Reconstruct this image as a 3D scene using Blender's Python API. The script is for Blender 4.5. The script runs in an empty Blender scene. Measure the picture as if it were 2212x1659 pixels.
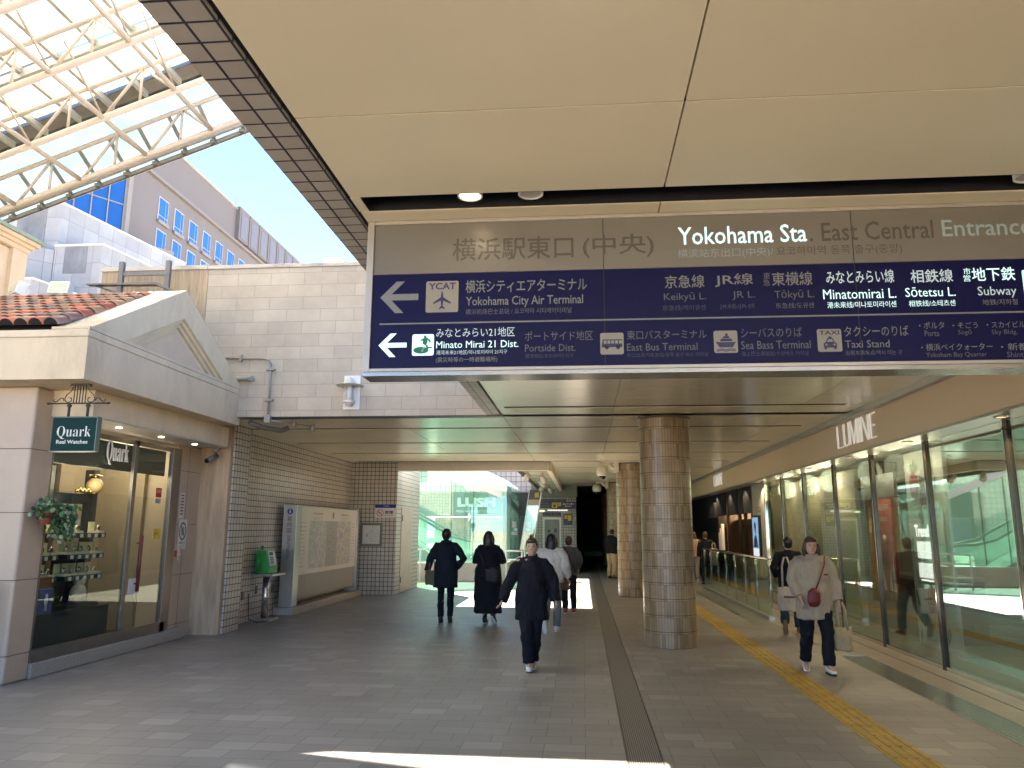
import bpy, bmesh, math, random
from mathutils import Vector, Matrix, noise
R = math.radians
random.seed(7)
SC = bpy.context.scene
COL = SC.collection

# ---------------------------------------------------------------- camera
cam = bpy.data.objects.new('camera', bpy.data.cameras.new('camera'))
COL.objects.link(cam)
SC.camera = cam
cam.data.sensor_fit = 'HORIZONTAL'
cam.data.sensor_width = 36.0
cam.data.lens = 36.0 * 1650.0 / 2212.0
cam.data.clip_start = 0.05
cam.data.clip_end = 2000
CY, CP, CR = R(5.261), R(10.731), R(0.3)
fw = Vector((-math.sin(CY) * math.cos(CP), math.cos(CY) * math.cos(CP), math.sin(CP)))
r0 = Vector((math.cos(CY), math.sin(CY), 0))
u0 = r0.cross(fw)
rr = r0 * math.cos(CR) + u0 * math.sin(CR)
uu = u0 * math.cos(CR) - r0 * math.sin(CR)
M = Matrix((rr, uu, -fw)).transposed().to_4x4()
M.translation = Vector((0, 0, 1.58))
cam.matrix_world = M

# ---------------------------------------------------------------- sky, sun, exposure
SUN_H = Vector((-0.60, 0.905))
SUN_EL = math.atan2(1.0, SUN_H.length)
w = bpy.data.worlds.new('World')
SC.world = w
w.use_nodes = True
nt = w.node_tree
sky = nt.nodes.new('ShaderNodeTexSky')
sky.sky_type = 'NISHITA'
sky.sun_disc = False
sky.sun_elevation = SUN_EL
sky.sun_rotation = math.atan2(SUN_H.x, SUN_H.y)
sky.air_density = 0.5
sky.dust_density = 0.0
sky.ozone_density = 3.0
bg = nt.nodes['Background']
nt.links.new(sky.outputs[0], bg.inputs[0])
bg.inputs[1].default_value = 0.05
sl = bpy.data.lights.new('sun', 'SUN')
sl.energy = 5.0
sl.angle = R(0.5)
sl.color = (1.0, 0.89, 0.74)
so = bpy.data.objects.new('sun', sl)
COL.objects.link(so)
so.rotation_euler = Vector((SUN_H.x, SUN_H.y, 1.0)).to_track_quat('Z', 'Y').to_euler()
so.location = (-20, 30, 40)
SC.view_settings.view_transform = 'Standard'
SC.view_settings.look = 'None'
SC.view_settings.exposure = 3.72
SC.view_settings.gamma = 1.0
SC.render.engine = 'CYCLES'
SC.cycles.max_bounces = 10
SC.cycles.diffuse_bounces = 8
SC.cycles.glossy_bounces = 4
SC.cycles.transmission_bounces = 6
SC.cycles.transparent_max_bounces = 16
SC.cycles.caustics_reflective = False
SC.cycles.caustics_refractive = False
SC.cycles.use_denoising = True

# ---------------------------------------------------------------- materials
MATS = {}
def newmat(name):
    m = bpy.data.materials.new(name)
    m.use_nodes = True
    t = m.node_tree
    return m, t, t.nodes['Principled BSDF']
def mat(name, col, rough=0.6, metal=0.0, var=0.10, vs=3.0, bump=0.0, bs=60.0, spec=0.4, stain=0.0, emit=None, es=0.0, trans=0.0, stretch=None):
    if name in MATS: return MATS[name]
    m, t, p = newmat(name)
    N = t.nodes.new; L = t.links.new
    tc = N('ShaderNodeTexCoord')
    src = tc.outputs['Object']
    if stretch:
        mp = N('ShaderNodeMapping'); mp.inputs['Scale'].default_value = stretch
        L(src, mp.inputs[0]); src = mp.outputs[0]
    c = (col[0], col[1], col[2], 1)
    if var > 0:
        n = N('ShaderNodeTexNoise'); n.inputs['Scale'].default_value = vs; n.inputs['Detail'].default_value = 6
        n.inputs['Roughness'].default_value = 0.65
        L(src, n.inputs['Vector'])
        r = N('ShaderNodeValToRGB')
        r.color_ramp.elements[0].position = 0.3; r.color_ramp.elements[1].position = 0.7
        lo = tuple(max(0, x * (1 - var)) for x in col); hi = tuple(min(1, x * (1 + var)) for x in col)
        r.color_ramp.elements[0].color = lo + (1,); r.color_ramp.elements[1].color = hi + (1,)
        L(n.outputs['Fac'], r.inputs[0])
        out = r.outputs[0]
        if stain > 0:
            n2 = N('ShaderNodeTexNoise'); n2.inputs['Scale'].default_value = vs * 0.45; n2.inputs['Detail'].default_value = 8
            n2.inputs['Roughness'].default_value = 0.75
            L(src, n2.inputs['Vector'])
            r2 = N('ShaderNodeValToRGB'); r2.color_ramp.elements[0].position = 0.5; r2.color_ramp.elements[1].position = 0.72
            r2.color_ramp.elements[0].color = (0, 0, 0, 1); r2.color_ramp.elements[1].color = (stain, stain, stain, 1)
            L(n2.outputs['Fac'], r2.inputs[0])
            mx = N('ShaderNodeMix'); mx.data_type = 'RGBA'
            L(r2.outputs[0], mx.inputs[0]); L(out, mx.inputs[6]); mx.inputs[7].default_value = (col[0] * .35, col[1] * .33, col[2] * .3, 1)
            out = mx.outputs[2]
        L(out, p.inputs['Base Color'])
        mr = N('ShaderNodeMapRange'); mr.inputs[3].default_value = max(0.02, rough * 0.85); mr.inputs[4].default_value = min(1, rough * 1.15)
        L(n.outputs['Fac'], mr.inputs[0]); L(mr.outputs[0], p.inputs['Roughness'])
    else:
        p.inputs['Base Color'].default_value = c
        p.inputs['Roughness'].default_value = rough
    p.inputs['Metallic'].default_value = metal
    p.inputs['Specular IOR Level'].default_value = spec
    if emit:
        p.inputs['Emission Color'].default_value = (emit[0], emit[1], emit[2], 1)
        p.inputs['Emission Strength'].default_value = es
    if bump > 0:
        nb = N('ShaderNodeTexNoise'); nb.inputs['Scale'].default_value = bs; nb.inputs['Detail'].default_value = 5
        L(src, nb.inputs['Vector'])
        b = N('ShaderNodeBump'); b.inputs['Strength'].default_value = bump; b.inputs['Distance'].default_value = 0.01
        L(nb.outputs['Fac'], b.inputs['Height']); L(b.outputs[0], p.inputs['Normal'])
    MATS[name] = m
    return m
def brick(name, stops, mortar, bw, bh, ms, offset=0.5, freq=2, rough=0.6, bump=0.3, spec=0.4, grime=0.15, gs=2.5, smooth=0.1, roughvar=0.0, spots=0.0):
    """running pattern in UV metres, each piece its own shade from `stops`"""
    m, t, p = newmat(name)
    N = t.nodes.new; L = t.links.new
    uv = N('ShaderNodeUVMap'); uv.uv_map = 'UVMap'
    b = N('ShaderNodeTexBrick')
    b.inputs['Color1'].default_value = (0, 0, 0, 1); b.inputs['Color2'].default_value = (1, 1, 1, 1)
    b.inputs['Mortar'].default_value = (0.5, 0.5, 0.5, 1)
    b.inputs['Scale'].default_value = 1.0
    b.inputs['Mortar Size'].default_value = ms; b.inputs['Mortar Smooth'].default_value = smooth
    b.inputs['Bias'].default_value = 0
    b.inputs['Brick Width'].default_value = bw; b.inputs['Row Height'].default_value = bh
    b.offset = offset; b.offset_frequency = freq
    L(uv.outputs[0], b.inputs['Vector'])
    r = N('ShaderNodeValToRGB')
    el = r.color_ramp.elements
    while len(el) < len(stops): el.new(0.5)
    for e, (pos, c) in zip(el, stops): e.position = pos; e.color = (c[0], c[1], c[2], 1)
    L(b.outputs['Color'], r.inputs[0])
    n = N('ShaderNodeTexNoise'); n.inputs['Scale'].default_value = gs; n.inputs['Detail'].default_value = 7; n.inputs['Roughness'].default_value = .7
    L(uv.outputs[0], n.inputs['Vector'])
    mul = N('ShaderNodeMapRange'); mul.inputs[1].default_value = .25; mul.inputs[2].default_value = .75
    mul.inputs[3].default_value = 1 - grime; mul.inputs[4].default_value = 1 + grime
    L(n.outputs['Fac'], mul.inputs[0])
    vm = N('ShaderNodeVectorMath'); vm.operation = 'SCALE'
    L(r.outputs[0], vm.inputs[0]); L(mul.outputs[0], vm.inputs['Scale'])
    if spots > 0:
        vo = N('ShaderNodeTexVoronoi'); vo.inputs['Scale'].default_value = 2.1
        L(uv.outputs[0], vo.inputs['Vector'])
        sr = N('ShaderNodeMapRange'); sr.inputs[1].default_value = .035; sr.inputs[2].default_value = .06; sr.inputs[3].default_value = 1 - spots; sr.inputs[4].default_value = 1
        L(vo.outputs['Distance'], sr.inputs[0])
        n3 = N('ShaderNodeTexNoise'); n3.inputs['Scale'].default_value = .55; n3.inputs['Detail'].default_value = 3
        L(uv.outputs[0], n3.inputs['Vector'])
        s3 = N('ShaderNodeMapRange'); s3.inputs[1].default_value = .35; s3.inputs[2].default_value = .65; s3.inputs[3].default_value = .9; s3.inputs[4].default_value = 1.06
        L(n3.outputs['Fac'], s3.inputs[0])
        m3 = N('ShaderNodeMath'); m3.operation = 'MULTIPLY'; L(sr.outputs[0], m3.inputs[0]); L(s3.outputs[0], m3.inputs[1])
        v2 = N('ShaderNodeVectorMath'); v2.operation = 'SCALE'; L(vm.outputs[0], v2.inputs[0]); L(m3.outputs[0], v2.inputs['Scale'])
        vm = v2
    mx = N('ShaderNodeMix'); mx.data_type = 'RGBA'
    L(b.outputs['Fac'], mx.inputs[0]); L(vm.outputs[0], mx.inputs[6]); mx.inputs[7].default_value = (mortar[0], mortar[1], mortar[2], 1)
    L(mx.outputs[2], p.inputs['Base Color'])
    p.inputs['Specular IOR Level'].default_value = spec
    if roughvar:
        mr = N('ShaderNodeMapRange'); mr.inputs[3].default_value = rough - roughvar; mr.inputs[4].default_value = rough + roughvar
        L(n.outputs['Fac'], mr.inputs[0]); L(mr.outputs[0], p.inputs['Roughness'])
    else:
        p.inputs['Roughness'].default_value = rough
    if bump > 0:
        inv = N('ShaderNodeMath'); inv.operation = 'SUBTRACT'; inv.inputs[0].default_value = 1.0
        L(b.outputs['Fac'], inv.inputs[1])
        bp = N('ShaderNodeBump'); bp.inputs['Strength'].default_value = bump; bp.inputs['Distance'].default_value = 0.006
        L(inv.outputs[0], bp.inputs['Height']); L(bp.outputs[0], p.inputs['Normal'])
    MATS[name] = m
    return m
def glass(name, tint, refl=1.0, rough=0.0, base=0.04, milky=0.0, mcol=(.8, .9, .95)):
    m, t, p = newmat(name)
    N = t.nodes.new; L = t.links.new
    t.nodes.remove(p)
    out = t.nodes['Material Output']
    tr = N('ShaderNodeBsdfTransparent'); tr.inputs[0].default_value = tint + (1,)
    gl = N('ShaderNodeBsdfGlossy'); gl.inputs['Roughness'].default_value = rough; gl.inputs[0].default_value = (.92, 1, .97, 1)
    lw = N('ShaderNodeLayerWeight'); lw.inputs['Blend'].default_value = .5
    pw_ = N('ShaderNodeMath'); pw_.operation = 'POWER'; pw_.inputs[1].default_value = 5
    L(lw.outputs['Facing'], pw_.inputs[0])
    ma = N('ShaderNodeMath'); ma.operation = 'MULTIPLY_ADD'; ma.inputs[1].default_value = .96 * refl; ma.inputs[2].default_value = .03 * refl + base
    ma.use_clamp = True
    L(pw_.outputs[0], ma.inputs[0])
    mx = N('ShaderNodeMixShader')
    L(ma.outputs[0], mx.inputs[0])
    src = tr.outputs[0]
    if milky > 0:
        df = N('ShaderNodeBsdfTranslucent'); df.inputs[0].default_value = mcol + (1,)
        n = N('ShaderNodeTexNoise'); n.inputs['Scale'].default_value = 1.7; n.inputs['Detail'].default_value = 6
        tc = N('ShaderNodeTexCoord'); L(tc.outputs['Object'], n.inputs['Vector'])
        mr = N('ShaderNodeMapRange'); mr.inputs[3].default_value = milky * .6; mr.inputs[4].default_value = min(1, milky * 1.4)
        L(n.outputs['Fac'], mr.inputs[0])
        m2 = N('ShaderNodeMixShader'); L(mr.outputs[0], m2.inputs[0]); L(tr.outputs[0], m2.inputs[1]); L(df.outputs[0], m2.inputs[2])
        src = m2.outputs[0]
    L(src, mx.inputs[1]); L(gl.outputs[0], mx.inputs[2])
    L(mx.outputs[0], out.inputs[0])
    MATS[name] = m
    return m
def emis(name, col, s):
    s = s * 0.185
    if name in MATS: return MATS[name]
    m, t, p = newmat(name)
    p.inputs['Base Color'].default_value = (col[0] * .5, col[1] * .5, col[2] * .5, 1)
    p.inputs['Emission Color'].default_value = col + (1,)
    p.inputs['Emission Strength'].default_value = s
    MATS[name] = m
    return m

# ---------------------------------------------------------------- mesh building
ORG = {}
class MB:
    def __init__(s): s.bm = bmesh.new(); s.mi = 0; s.tag = []; s.uvl = s.bm.loops.layers.uv.new('UVMap'); s.keep = set(); s.col = None
    def _new(s, faces):
        for f in faces: f.material_index = s.mi
        return faces
    def face(s, pts):
        vs = [s.bm.verts.new(p) for p in pts]
        f = s.bm.faces.new(vs); f.material_index = s.mi
        return f
    def box(s, x0, x1, y0, y1, z0, z1, rot=0, piv=None, tilt=None):
        v = [Vector((x, y, z)) for x in (x0, x1) for y in (y0, y1) for z in (z0, z1)]
        c = Vector(((x0 + x1) / 2, (y0 + y1) / 2, (z0 + z1) / 2)) if piv is None else Vector(piv)
        if rot:
            m = Matrix.Rotation(rot, 3, 'Z'); v = [m @ (p - c) + c for p in v]
        if tilt:
            m = Matrix.Rotation(tilt[0], 3, tilt[1]); v = [m @ (p - c) + c for p in v]
        bv = [s.bm.verts.new(p) for p in v]
        for q in ((0, 1, 3, 2), (4, 6, 7, 5), (0, 4, 5, 1), (2, 3, 7, 6), (0, 2, 6, 4), (1, 5, 7, 3)):
            f = s.bm.faces.new([bv[i] for i in q]); f.material_index = s.mi
        return s
    def prism(s, poly, vec):
        """closed outline of 3-D points pushed along vec"""
        vec = Vector(vec)
        a = [s.bm.verts.new(p) for p in poly]; b = [s.bm.verts.new(Vector(p) + vec) for p in poly]
        n = len(a)
        fs = [s.bm.faces.new(a[::-1]), s.bm.faces.new(b)]
        for i in range(n): fs.append(s.bm.faces.new((a[i], a[(i + 1) % n], b[(i + 1) % n], b[i])))
        for f in fs: f.material_index = s.mi
        bmesh.ops.recalc_face_normals(s.bm, faces=fs)
        return s
    def tube(s, pts, rad, n=10, sq=(1, 1), up=None, caps=True):
        pts = [Vector(p) for p in pts]
        if not isinstance(rad, (list, tuple)): rad = [rad] * len(pts)
        rings = []; prev = None
        for i, p in enumerate(pts):
            d = (pts[min(i + 1, len(pts) - 1)] - pts[max(i - 1, 0)]).normalized()
            if prev is None:
                a = Vector(up) if up else (Vector((1, 0, 0)) if abs(d.x) < .9 else Vector((0, 1, 0)))
            else: a = prev
            a = (a - d * a.dot(d)).normalized(); prev = a
            b = d.cross(a)
            r = rad[i]
            ra, rb = (r if isinstance(r, (list, tuple)) else (r * sq[0], r * sq[1]))
            rings.append([s.bm.verts.new(p + a * (ra * math.cos(2 * math.pi * k / n)) + b * (rb * math.sin(2 * math.pi * k / n))) for k in range(n)])
        for i in range(len(rings) - 1):
            for k in range(n):
                f = s.bm.faces.new((rings[i][k], rings[i][(k + 1) % n], rings[i + 1][(k + 1) % n], rings[i + 1][k])); f.material_index = s.mi; f.smooth = True
        if caps:
            f = s.bm.faces.new(rings[0][::-1]); f.material_index = s.mi
            f = s.bm.faces.new(rings[-1]); f.material_index = s.mi
        return s
    def ell(s, c, r, n=14, m=9, rot=None):
        c = Vector(c)
        if not isinstance(r, (list, tuple)): r = (r, r, r)
        top = None; rows = []
        for j in range(1, m):
            th = math.pi * j / m
            rows.append([Vector((r[0] * math.sin(th) * math.cos(2 * math.pi * k / n), r[1] * math.sin(th) * math.sin(2 * math.pi * k / n), r[2] * math.cos(th))) for k in range(n)])
        T, B = Vector((0, 0, r[2])), Vector((0, 0, -r[2]))
        f_ = (lambda p: (rot @ p) + c) if rot is not None else (lambda p: p + c)
        rv = [[s.bm.verts.new(f_(p)) for p in row] for row in rows]
        tv, bv = s.bm.verts.new(f_(T)), s.bm.verts.new(f_(B))
        fs = []
        for k in range(n):
            fs.append(s.bm.faces.new((tv, rv[0][k], rv[0][(k + 1) % n]))); fs.append(s.bm.faces.new((bv, rv[-1][(k + 1) % n], rv[-1][k])))
            for j in range(m - 2): fs.append(s.bm.faces.new((rv[j][k], rv[j + 1][k], rv[j + 1][(k + 1) % n], rv[j][(k + 1) % n])))
        for f in fs: f.material_index = s.mi; f.smooth = True
        return s
    def lathe(s, c, prof, n=24, axis='Z'):
        c = Vector(c); rings = []
        for r, h in prof:
            row = []
            for k in range(n):
                a = 2 * math.pi * k / n
                x, y = r * math.cos(a), r * math.sin(a)
                p = {'Z': (x, y, h), 'Y': (x, h, y), 'X': (h, x, y)}[axis]
                row.append(s.bm.verts.new(c + Vector(p)))
            rings.append(row)
        fs = []
        for i in range(len(rings) - 1):
            for k in range(n):
                f = s.bm.faces.new((rings[i][k], rings[i][(k + 1) % n], rings[i + 1][(k + 1) % n], rings[i + 1][k])); f.smooth = True; fs.append(f)
        fs.append(s.bm.faces.new(rings[0][::-1])); fs.append(s.bm.faces.new(rings[-1]))
        for f in fs: f.material_index = s.mi
        bmesh.ops.recalc_face_normals(s.bm, faces=fs)
        return s
    def build(s, name, mats, parent=None, bevel=0.0, uv=True, seg=2, smooth=False, wn=True):
        if bevel > 0:
            bmesh.ops.bevel(s.bm, geom=s.bm.edges[:], offset=bevel, segments=seg, affect='EDGES', profile=0.5, clamp_overlap=True)
        if uv:
            for f in s.bm.faces:
                if f in s.keep: continue
                n = f.normal if f.normal.length > 0 else Vector((0, 0, 1))
                f.normal_update(); n = f.normal
                ax = max(range(3), key=lambda i: abs(n[i]))
                for l in f.loops:
                    c = l.vert.co
                    l[s.uvl].uv = ((c.y, c.z), (c.x, c.z), (c.x, c.y))[ax]
        o0 = Vector((0, 0, 0))
        if parent is not None and parent in ORG: o0 = ORG[parent]
        if o0.length > 0:
            for v in s.bm.verts: v.co -= o0
        if smooth:
            for f in s.bm.faces: f.smooth = True
        me = bpy.data.meshes.new(name)
        s.bm.to_mesh(me); s.bm.free()
        for m in (mats if isinstance(mats, (list, tuple)) else [mats]): me.materials.append(m)
        o = bpy.data.objects.new(name, me); COL.objects.link(o)
        if parent is not None: o.parent = parent
        ORG[o] = o0.copy()
        return o
def tag(o, label=None, cat=None, group=None, kind=None):
    if label: o['label'] = label
    if cat: o['category'] = cat
    if group: o['group'] = group
    if kind: o['kind'] = kind
    return o
def thing(name, label, cat, loc=(0, 0, 0), group=None):
    o = bpy.data.objects.new(name, None); COL.objects.link(o)
    o.location = loc; o.empty_display_size = 0.2
    ORG[o] = Vector(loc)
    return tag(o, label, cat, group)
def dup(root, loc, label=None, rotz=None, scale=None):
    r = root.copy(); COL.objects.link(r); r.location = loc
    if rotz is not None: r.rotation_euler = (0, 0, rotz)
    if scale is not None: r.scale = (scale,) * 3
    if label: r['label'] = label
    for ch in list(root.children):
        c = ch.copy(); COL.objects.link(c); c.parent = r
        for g in list(ch.children):
            d = g.copy(); COL.objects.link(d); d.parent = c
    ORG[r] = Vector(loc)
    return r
def struct(name, mb, m, bevel=0):
    return tag(mb.build(name, m, bevel=bevel), kind='structure')
def solo(name, label, cat, mb, m, group=None, **k):
    return tag(mb.build(name, m, **k), label, cat, group)
TC = {}
TMP = bpy.data.scenes.new('scratch')
JUNK = []
def scratch(o):
    TMP.collection.objects.link(o)
    vl = TMP.view_layers[0]; vl.update()
    return vl.depsgraph
def glyphs(s, res=3, bold=0.0):
    key = (s, res, bold)
    if key in TC: return TC[key]
    c = bpy.data.curves.new('writing', 'FONT'); c.body = s; c.resolution_u = res; c.offset = bold
    o = bpy.data.objects.new('writing', c); dg = scratch(o)
    me = bpy.data.meshes.new_from_object(o.evaluated_get(dg))
    vs = [(v.co.x, v.co.y) for v in me.vertices]; fs = [tuple(p.vertices) for p in me.polygons]
    TMP.collection.objects.unlink(o); JUNK.extend((o, c, me))
    TC[key] = (vs, fs)
    return vs, fs
def text_into(mb, s, o, r, u, wd, ht=None, res=3, bold=0.0, thick=0.0):
    """writing s fitted into wd x ht at lower-left corner o, along r, up u"""
    vs, fs = glyphs(s, res, bold)
    if not vs: return
    x0 = min(v[0] for v in vs); x1 = max(v[0] for v in vs); y0 = min(v[1] for v in vs); y1 = max(v[1] for v in vs)
    if wd is None: wd = ht * (x1 - x0) / max(1e-6, y1 - y0)
    if ht is None: ht = wd * (y1 - y0) / max(1e-6, x1 - x0)
    o, r, u = Vector(o), Vector(r), Vector(u)
    sx, sy = wd / max(1e-6, x1 - x0), ht / max(1e-6, y1 - y0)
    nv = [mb.bm.verts.new(o + r * ((v[0] - x0) * sx) + u * ((v[1] - y0) * sy)) for v in vs]
    fl = []
    for f in fs:
        try:
            g = mb.bm.faces.new([nv[i] for i in f]); g.material_index = mb.mi; fl.append(g)
        except ValueError: pass
    if thick > 0:
        n = r.cross(u).normalized()
        ex = bmesh.ops.extrude_face_region(mb.bm, geom=fl)
        bmesh.ops.translate(mb.bm, verts=[v for v in ex['geom'] if isinstance(v, bmesh.types.BMVert)], vec=n * thick)
def text(s, o, r, u, wd, ht, m, parent, name='lettering', **k):
    mb = MB(); text_into(mb, s, o, r, u, wd, ht, **k)
    return mb.build(name, m, parent)
def flat(mb, o, r, u, pts):
    o, r, u = Vector(o), Vector(r), Vector(u)
    return mb.face([o + r * a + u * b for a, b in pts])
def circ(cx, cy, rx, ry=None, n=24, a0=0, a1=2 * math.pi):
    ry = rx if ry is None else ry
    full = abs(a1 - a0 - 2 * math.pi) < 1e-6
    k = n if full else n + 1
    return [(cx + rx * math.cos(a0 + (a1 - a0) * i / n), cy + ry * math.sin(a0 + (a1 - a0) * i / n)) for i in range(k)]
X, Y, Z = Vector((1, 0, 0)), Vector((0, 1, 0)), Vector((0, 0, 1))

# ---- palette
aluminium = mat('brushed_aluminium', (.55, .54, .52), .34, 1.0, .08, 6)
steel = mat('stainless_steel', (.62, .61, .58), .22, 1.0, .05, 8)
dark_steel = mat('dark_painted_steel', (.06, .06, .06), .5, 0.3, .2, 10)
chrome = mat('polished_steel', (.7, .69, .66), .08, 1.0, .04, 4)
cream_paint = mat('cream_paint', (.62, .55, .45), .55, 0, .06, 2, .08, 90)
white_paint = mat('white_paint', (.74, .73, .70), .5, 0, .05, 3)
black_void = mat('black_recess', (.006, .006, .008), .8, 0, .2, 3)
ceil_m = mat('ceiling_panel', (.85, .745, .53), .36, 0, .04, .7, .02, 4, .55)
ceil_far = mat('gloss_ceiling_panel', (.78, .71, .56), .2, 0.08, .05, .6, .015, 3, .8)
stucco = mat('cream_stucco', (.63, .52, .36), .8, 0, .08, 1.6, .25, 120, .25, .45, stretch=(1, 1, .4))
marble = mat('beige_marble', (.47, .375, .28), .4, 0, .07, 2.2, .03, 30, .4)
travertine = mat('travertine', (.46, .355, .24), .55, 0, .28, 9, .2, 40, .35, .2, stretch=(1, 1, .12))
granite = mat('rough_granite', (.36, .33, .28), .85, 0, .3, 60, .8, 70, .2)
striated = mat('striated_concrete', (.36, .28, .19), .85, 0, .3, 7, .4, 25, .2, .35, stretch=(6, 6, .35))
tile_wall = brick('cream_square_tile', [(0, (.46, .415, .355)), (1, (.53, .48, .415))], (.02, .016, .013), .102, .102, .0066, 0, 1, .35, .35, .5, .08)
soffit_tile = brick('soffit_tile', [(0, (.40, .35, .30)), (1, (.47, .42, .36))], (.02, .015, .025), .105, .105, .0055, 0, 1, .45, .4, .45, .07)
pink_tile = brick('pink_square_tile', [(0, (.60, .52, .49)), (1, (.70, .61, .57))], (.16, .13, .13), .2, .2, .012, 0, 1, .4, .2, .4, .06)
dark_tile = brick('grey_square_tile', [(0, (.30, .28, .25)), (1, (.36, .33, .29))], (.03, .03, .03), .102, .102, .006, 0, 1, .4, .3, .4, .1)
clad = brick('cladding_panel', [(0, (.40, .34, .265)), (1, (.455, .39, .305))], (.21, .18, .145), .52, .1925, .0025, .47, 2, .6, .35, .35, .17, 1.4)
column_tile = brick('column_stick_tile', [(0, (.225, .153, .08)), (.35, (.285, .203, .115)), (.7, (.345, .258, .155)), (1, (.305, .235, .15))], (.055, .038, .024), .04, .2155, .0016, 0, 1, .3, .4, .5, .25, 5)
paver = brick('grey_paver', [(0, (.21, .197, .175)), (.45, (.226, .212, .19)), (.80, (.24, .225, .202)), (.88, (.262, .246, .221)), (1, (.282, .264, .238))], (.07, .064, .056), .304, .204, .0022, .36, 3, .46, .25, .5, .12, 1.1, .1, .1, .3)
stone_sill = brick('beige_stone_slab', [(0, (.30, .26, .205)), (1, (.38, .33, .265))], (.10, .085, .07), .6, .28, .002, .3, 2, .3, .1, .5, .1)
# ================================================================ ground and floors
mb = MB(); mb.box(-400, 400, -300, 500, -.5, -.02)
struct('ground', mb, mat('pale_plaza', (.50, .44, .35), .85, 0, .2, 4, .2, 40))
mb = MB(); mb.box(-16, .285, -3, 46, -.018, 0); mb.box(.545, 2.14, -3, 46, -.018, 0); mb.box(2.44, 3.26, -3, 46, -.018, 0)
struct('pavement', mb, paver)
mb = MB(); mb.box(3.26, 3.6, 10.66, 46, -.018, .002); mb.box(3.6, 3.895, -6, 46, -.018, .004); mb.box(3.91, 4.16, -6, 46, -.018, .006)
struct('stone_path', mb, stone_sill)
# slotted drain, grating, tactile strip
m, t, p = newmat('drain_grating')
uvn = t.nodes.new('ShaderNodeUVMap'); wv = t.nodes.new('ShaderNodeTexWave'); wv.bands_direction = 'X'; wv.inputs['Scale'].default_value = 20
t.links.new(uvn.outputs[0], wv.inputs['Vector'])
cr = t.nodes.new('ShaderNodeValToRGB'); cr.color_ramp.elements[0].position = .45; cr.color_ramp.elements[1].position = .6
cr.color_ramp.elements[0].color = (.07, .066, .06, 1); cr.color_ramp.elements[1].color = (.25, .235, .21, 1)
t.links.new(wv.outputs['Fac'], cr.inputs[0]); t.links.new(cr.outputs[0], p.inputs['Base Color'])
p.inputs['Metallic'].default_value = .3; p.inputs['Roughness'].default_value = .5
drain = thing('drain_channel', 'long dark slotted drain grating running down the pavement left of the round columns', 'drain', (.415, 10, 0))
mb = MB(); mb.box(.297, .533, -14, 46, -.018, -.004); mb.build('grating', m, drain)
mb = MB(); mb.box(.286, .296, -14, 46, -.018, .001); mb.box(.534, .544, -14, 46, -.018, .001); mb.build('frame', mat('drain_frame', (.1, .095, .09), .4, .6), drain)
tact = mat('tactile_yellow', (.40, .27, .055), .6, 0, .22, 7, .15, 80)
mb = MB()
for i in range(-30, 140):
    y0 = i * .3; mb.box(2.142, 2.438, y0 + .002, y0 + .298, -.018, .003)
    for k in range(4):
        x = 2.142 + .037 + k * .074
        mb.box(x - .014, x + .014, y0 + .012, y0 + .288, .003, .009)
tg = mb.build('tactile_paving', tact, bevel=0); tag(tg, kind='structure')
m, t, p = newmat('perforated_steel')
tcn = t.nodes.new('ShaderNodeUVMap'); vo = t.nodes.new('ShaderNodeTexVoronoi'); vo.inputs['Scale'].default_value = 22; vo.inputs['Randomness'].default_value = 0
t.links.new(tcn.outputs[0], vo.inputs['Vector'])
cr = t.nodes.new('ShaderNodeValToRGB'); cr.color_ramp.elements[0].position = .22; cr.color_ramp.elements[1].position = .26
cr.color_ramp.elements[0].color = (.01, .01, .01, 1); cr.color_ramp.elements[1].color = (.34, .34, .32, 1)
t.links.new(vo.outputs['Distance'], cr.inputs[0]); t.links.new(cr.outputs[0], p.inputs['Base Color'])
p.inputs['Metallic'].default_value = .8; p.inputs['Roughness'].default_value = .25
g = thing('floor_grate', 'perforated steel floor grate in front of the glass shop windows', 'floor grate', (3.43, 8, 0))
mb = MB(); mb.box(3.275, 3.585, -6, 10.64, -.018, 0); mb.build('plate', m, g)
mb = MB(); mb.box(3.262, 3.274, -6, 10.655, -.018, .004); mb.box(3.586, 3.598, -6, 10.655, -.018, .0035); mb.box(3.275, 3.585, 10.642, 10.655, -.018, .004); mb.build('frame', steel, g)

# ================================================================ ceiling of the passage
ZC = 3.18
roof_m = mat('roof_concrete', (.4, .38, .35), .9)
def ceil_panels(mb, xs, ys, th=.06, slot_rows=(), gap=.006):
    for (ya, yb) in ys:
        for i in range(len(xs) - 1):
            mb.box(xs[i] + gap, xs[i + 1] - gap, ya + gap, yb - gap, ZC, ZC + th)
mb = MB()
xs = [-1.125, .405, 2.16, 3.72]
rows = [(-1.6, .55), (.55, 2.7)]
ceil_panels(mb, xs, rows, gap=.0035)
# row with the black lamp slot: panel stays 1 cm short of the edge so the slot has ends
ceil_panels(mb, xs, [(2.7, 3.445), (3.615, 4.4)], gap=.0035)
mb.box(-1.125, -1.075, 3.45, 3.61, ZC, ZC + .06)
struct('ceiling', mb, ceil_m)
mb = MB()
ys2 = [4.4, 6.03, 8.07, 10.07]
segs = [(4.4, 5.2), (5.2, 5.97), (6.12, 6.75), (6.75, 7.4), (7.4, 8.0), (8.15, 8.77), (8.77, 9.42), (9.42, 10.02), (10.17, 10.74)]
x2 = [-1.125, .43, 2.85, 3.72]
ceil_panels(mb, x2, segs, gap=.003, th=.008)
for ys_ in ((5.97, 6.12), (8.0, 8.15), (10.02, 10.17)):
    mb.box(-1.125, -1.03, ys_[0], ys_[1], ZC, ZC + .008); mb.box(3.40, 3.72, ys_[0], ys_[1], ZC, ZC + .008)
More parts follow.
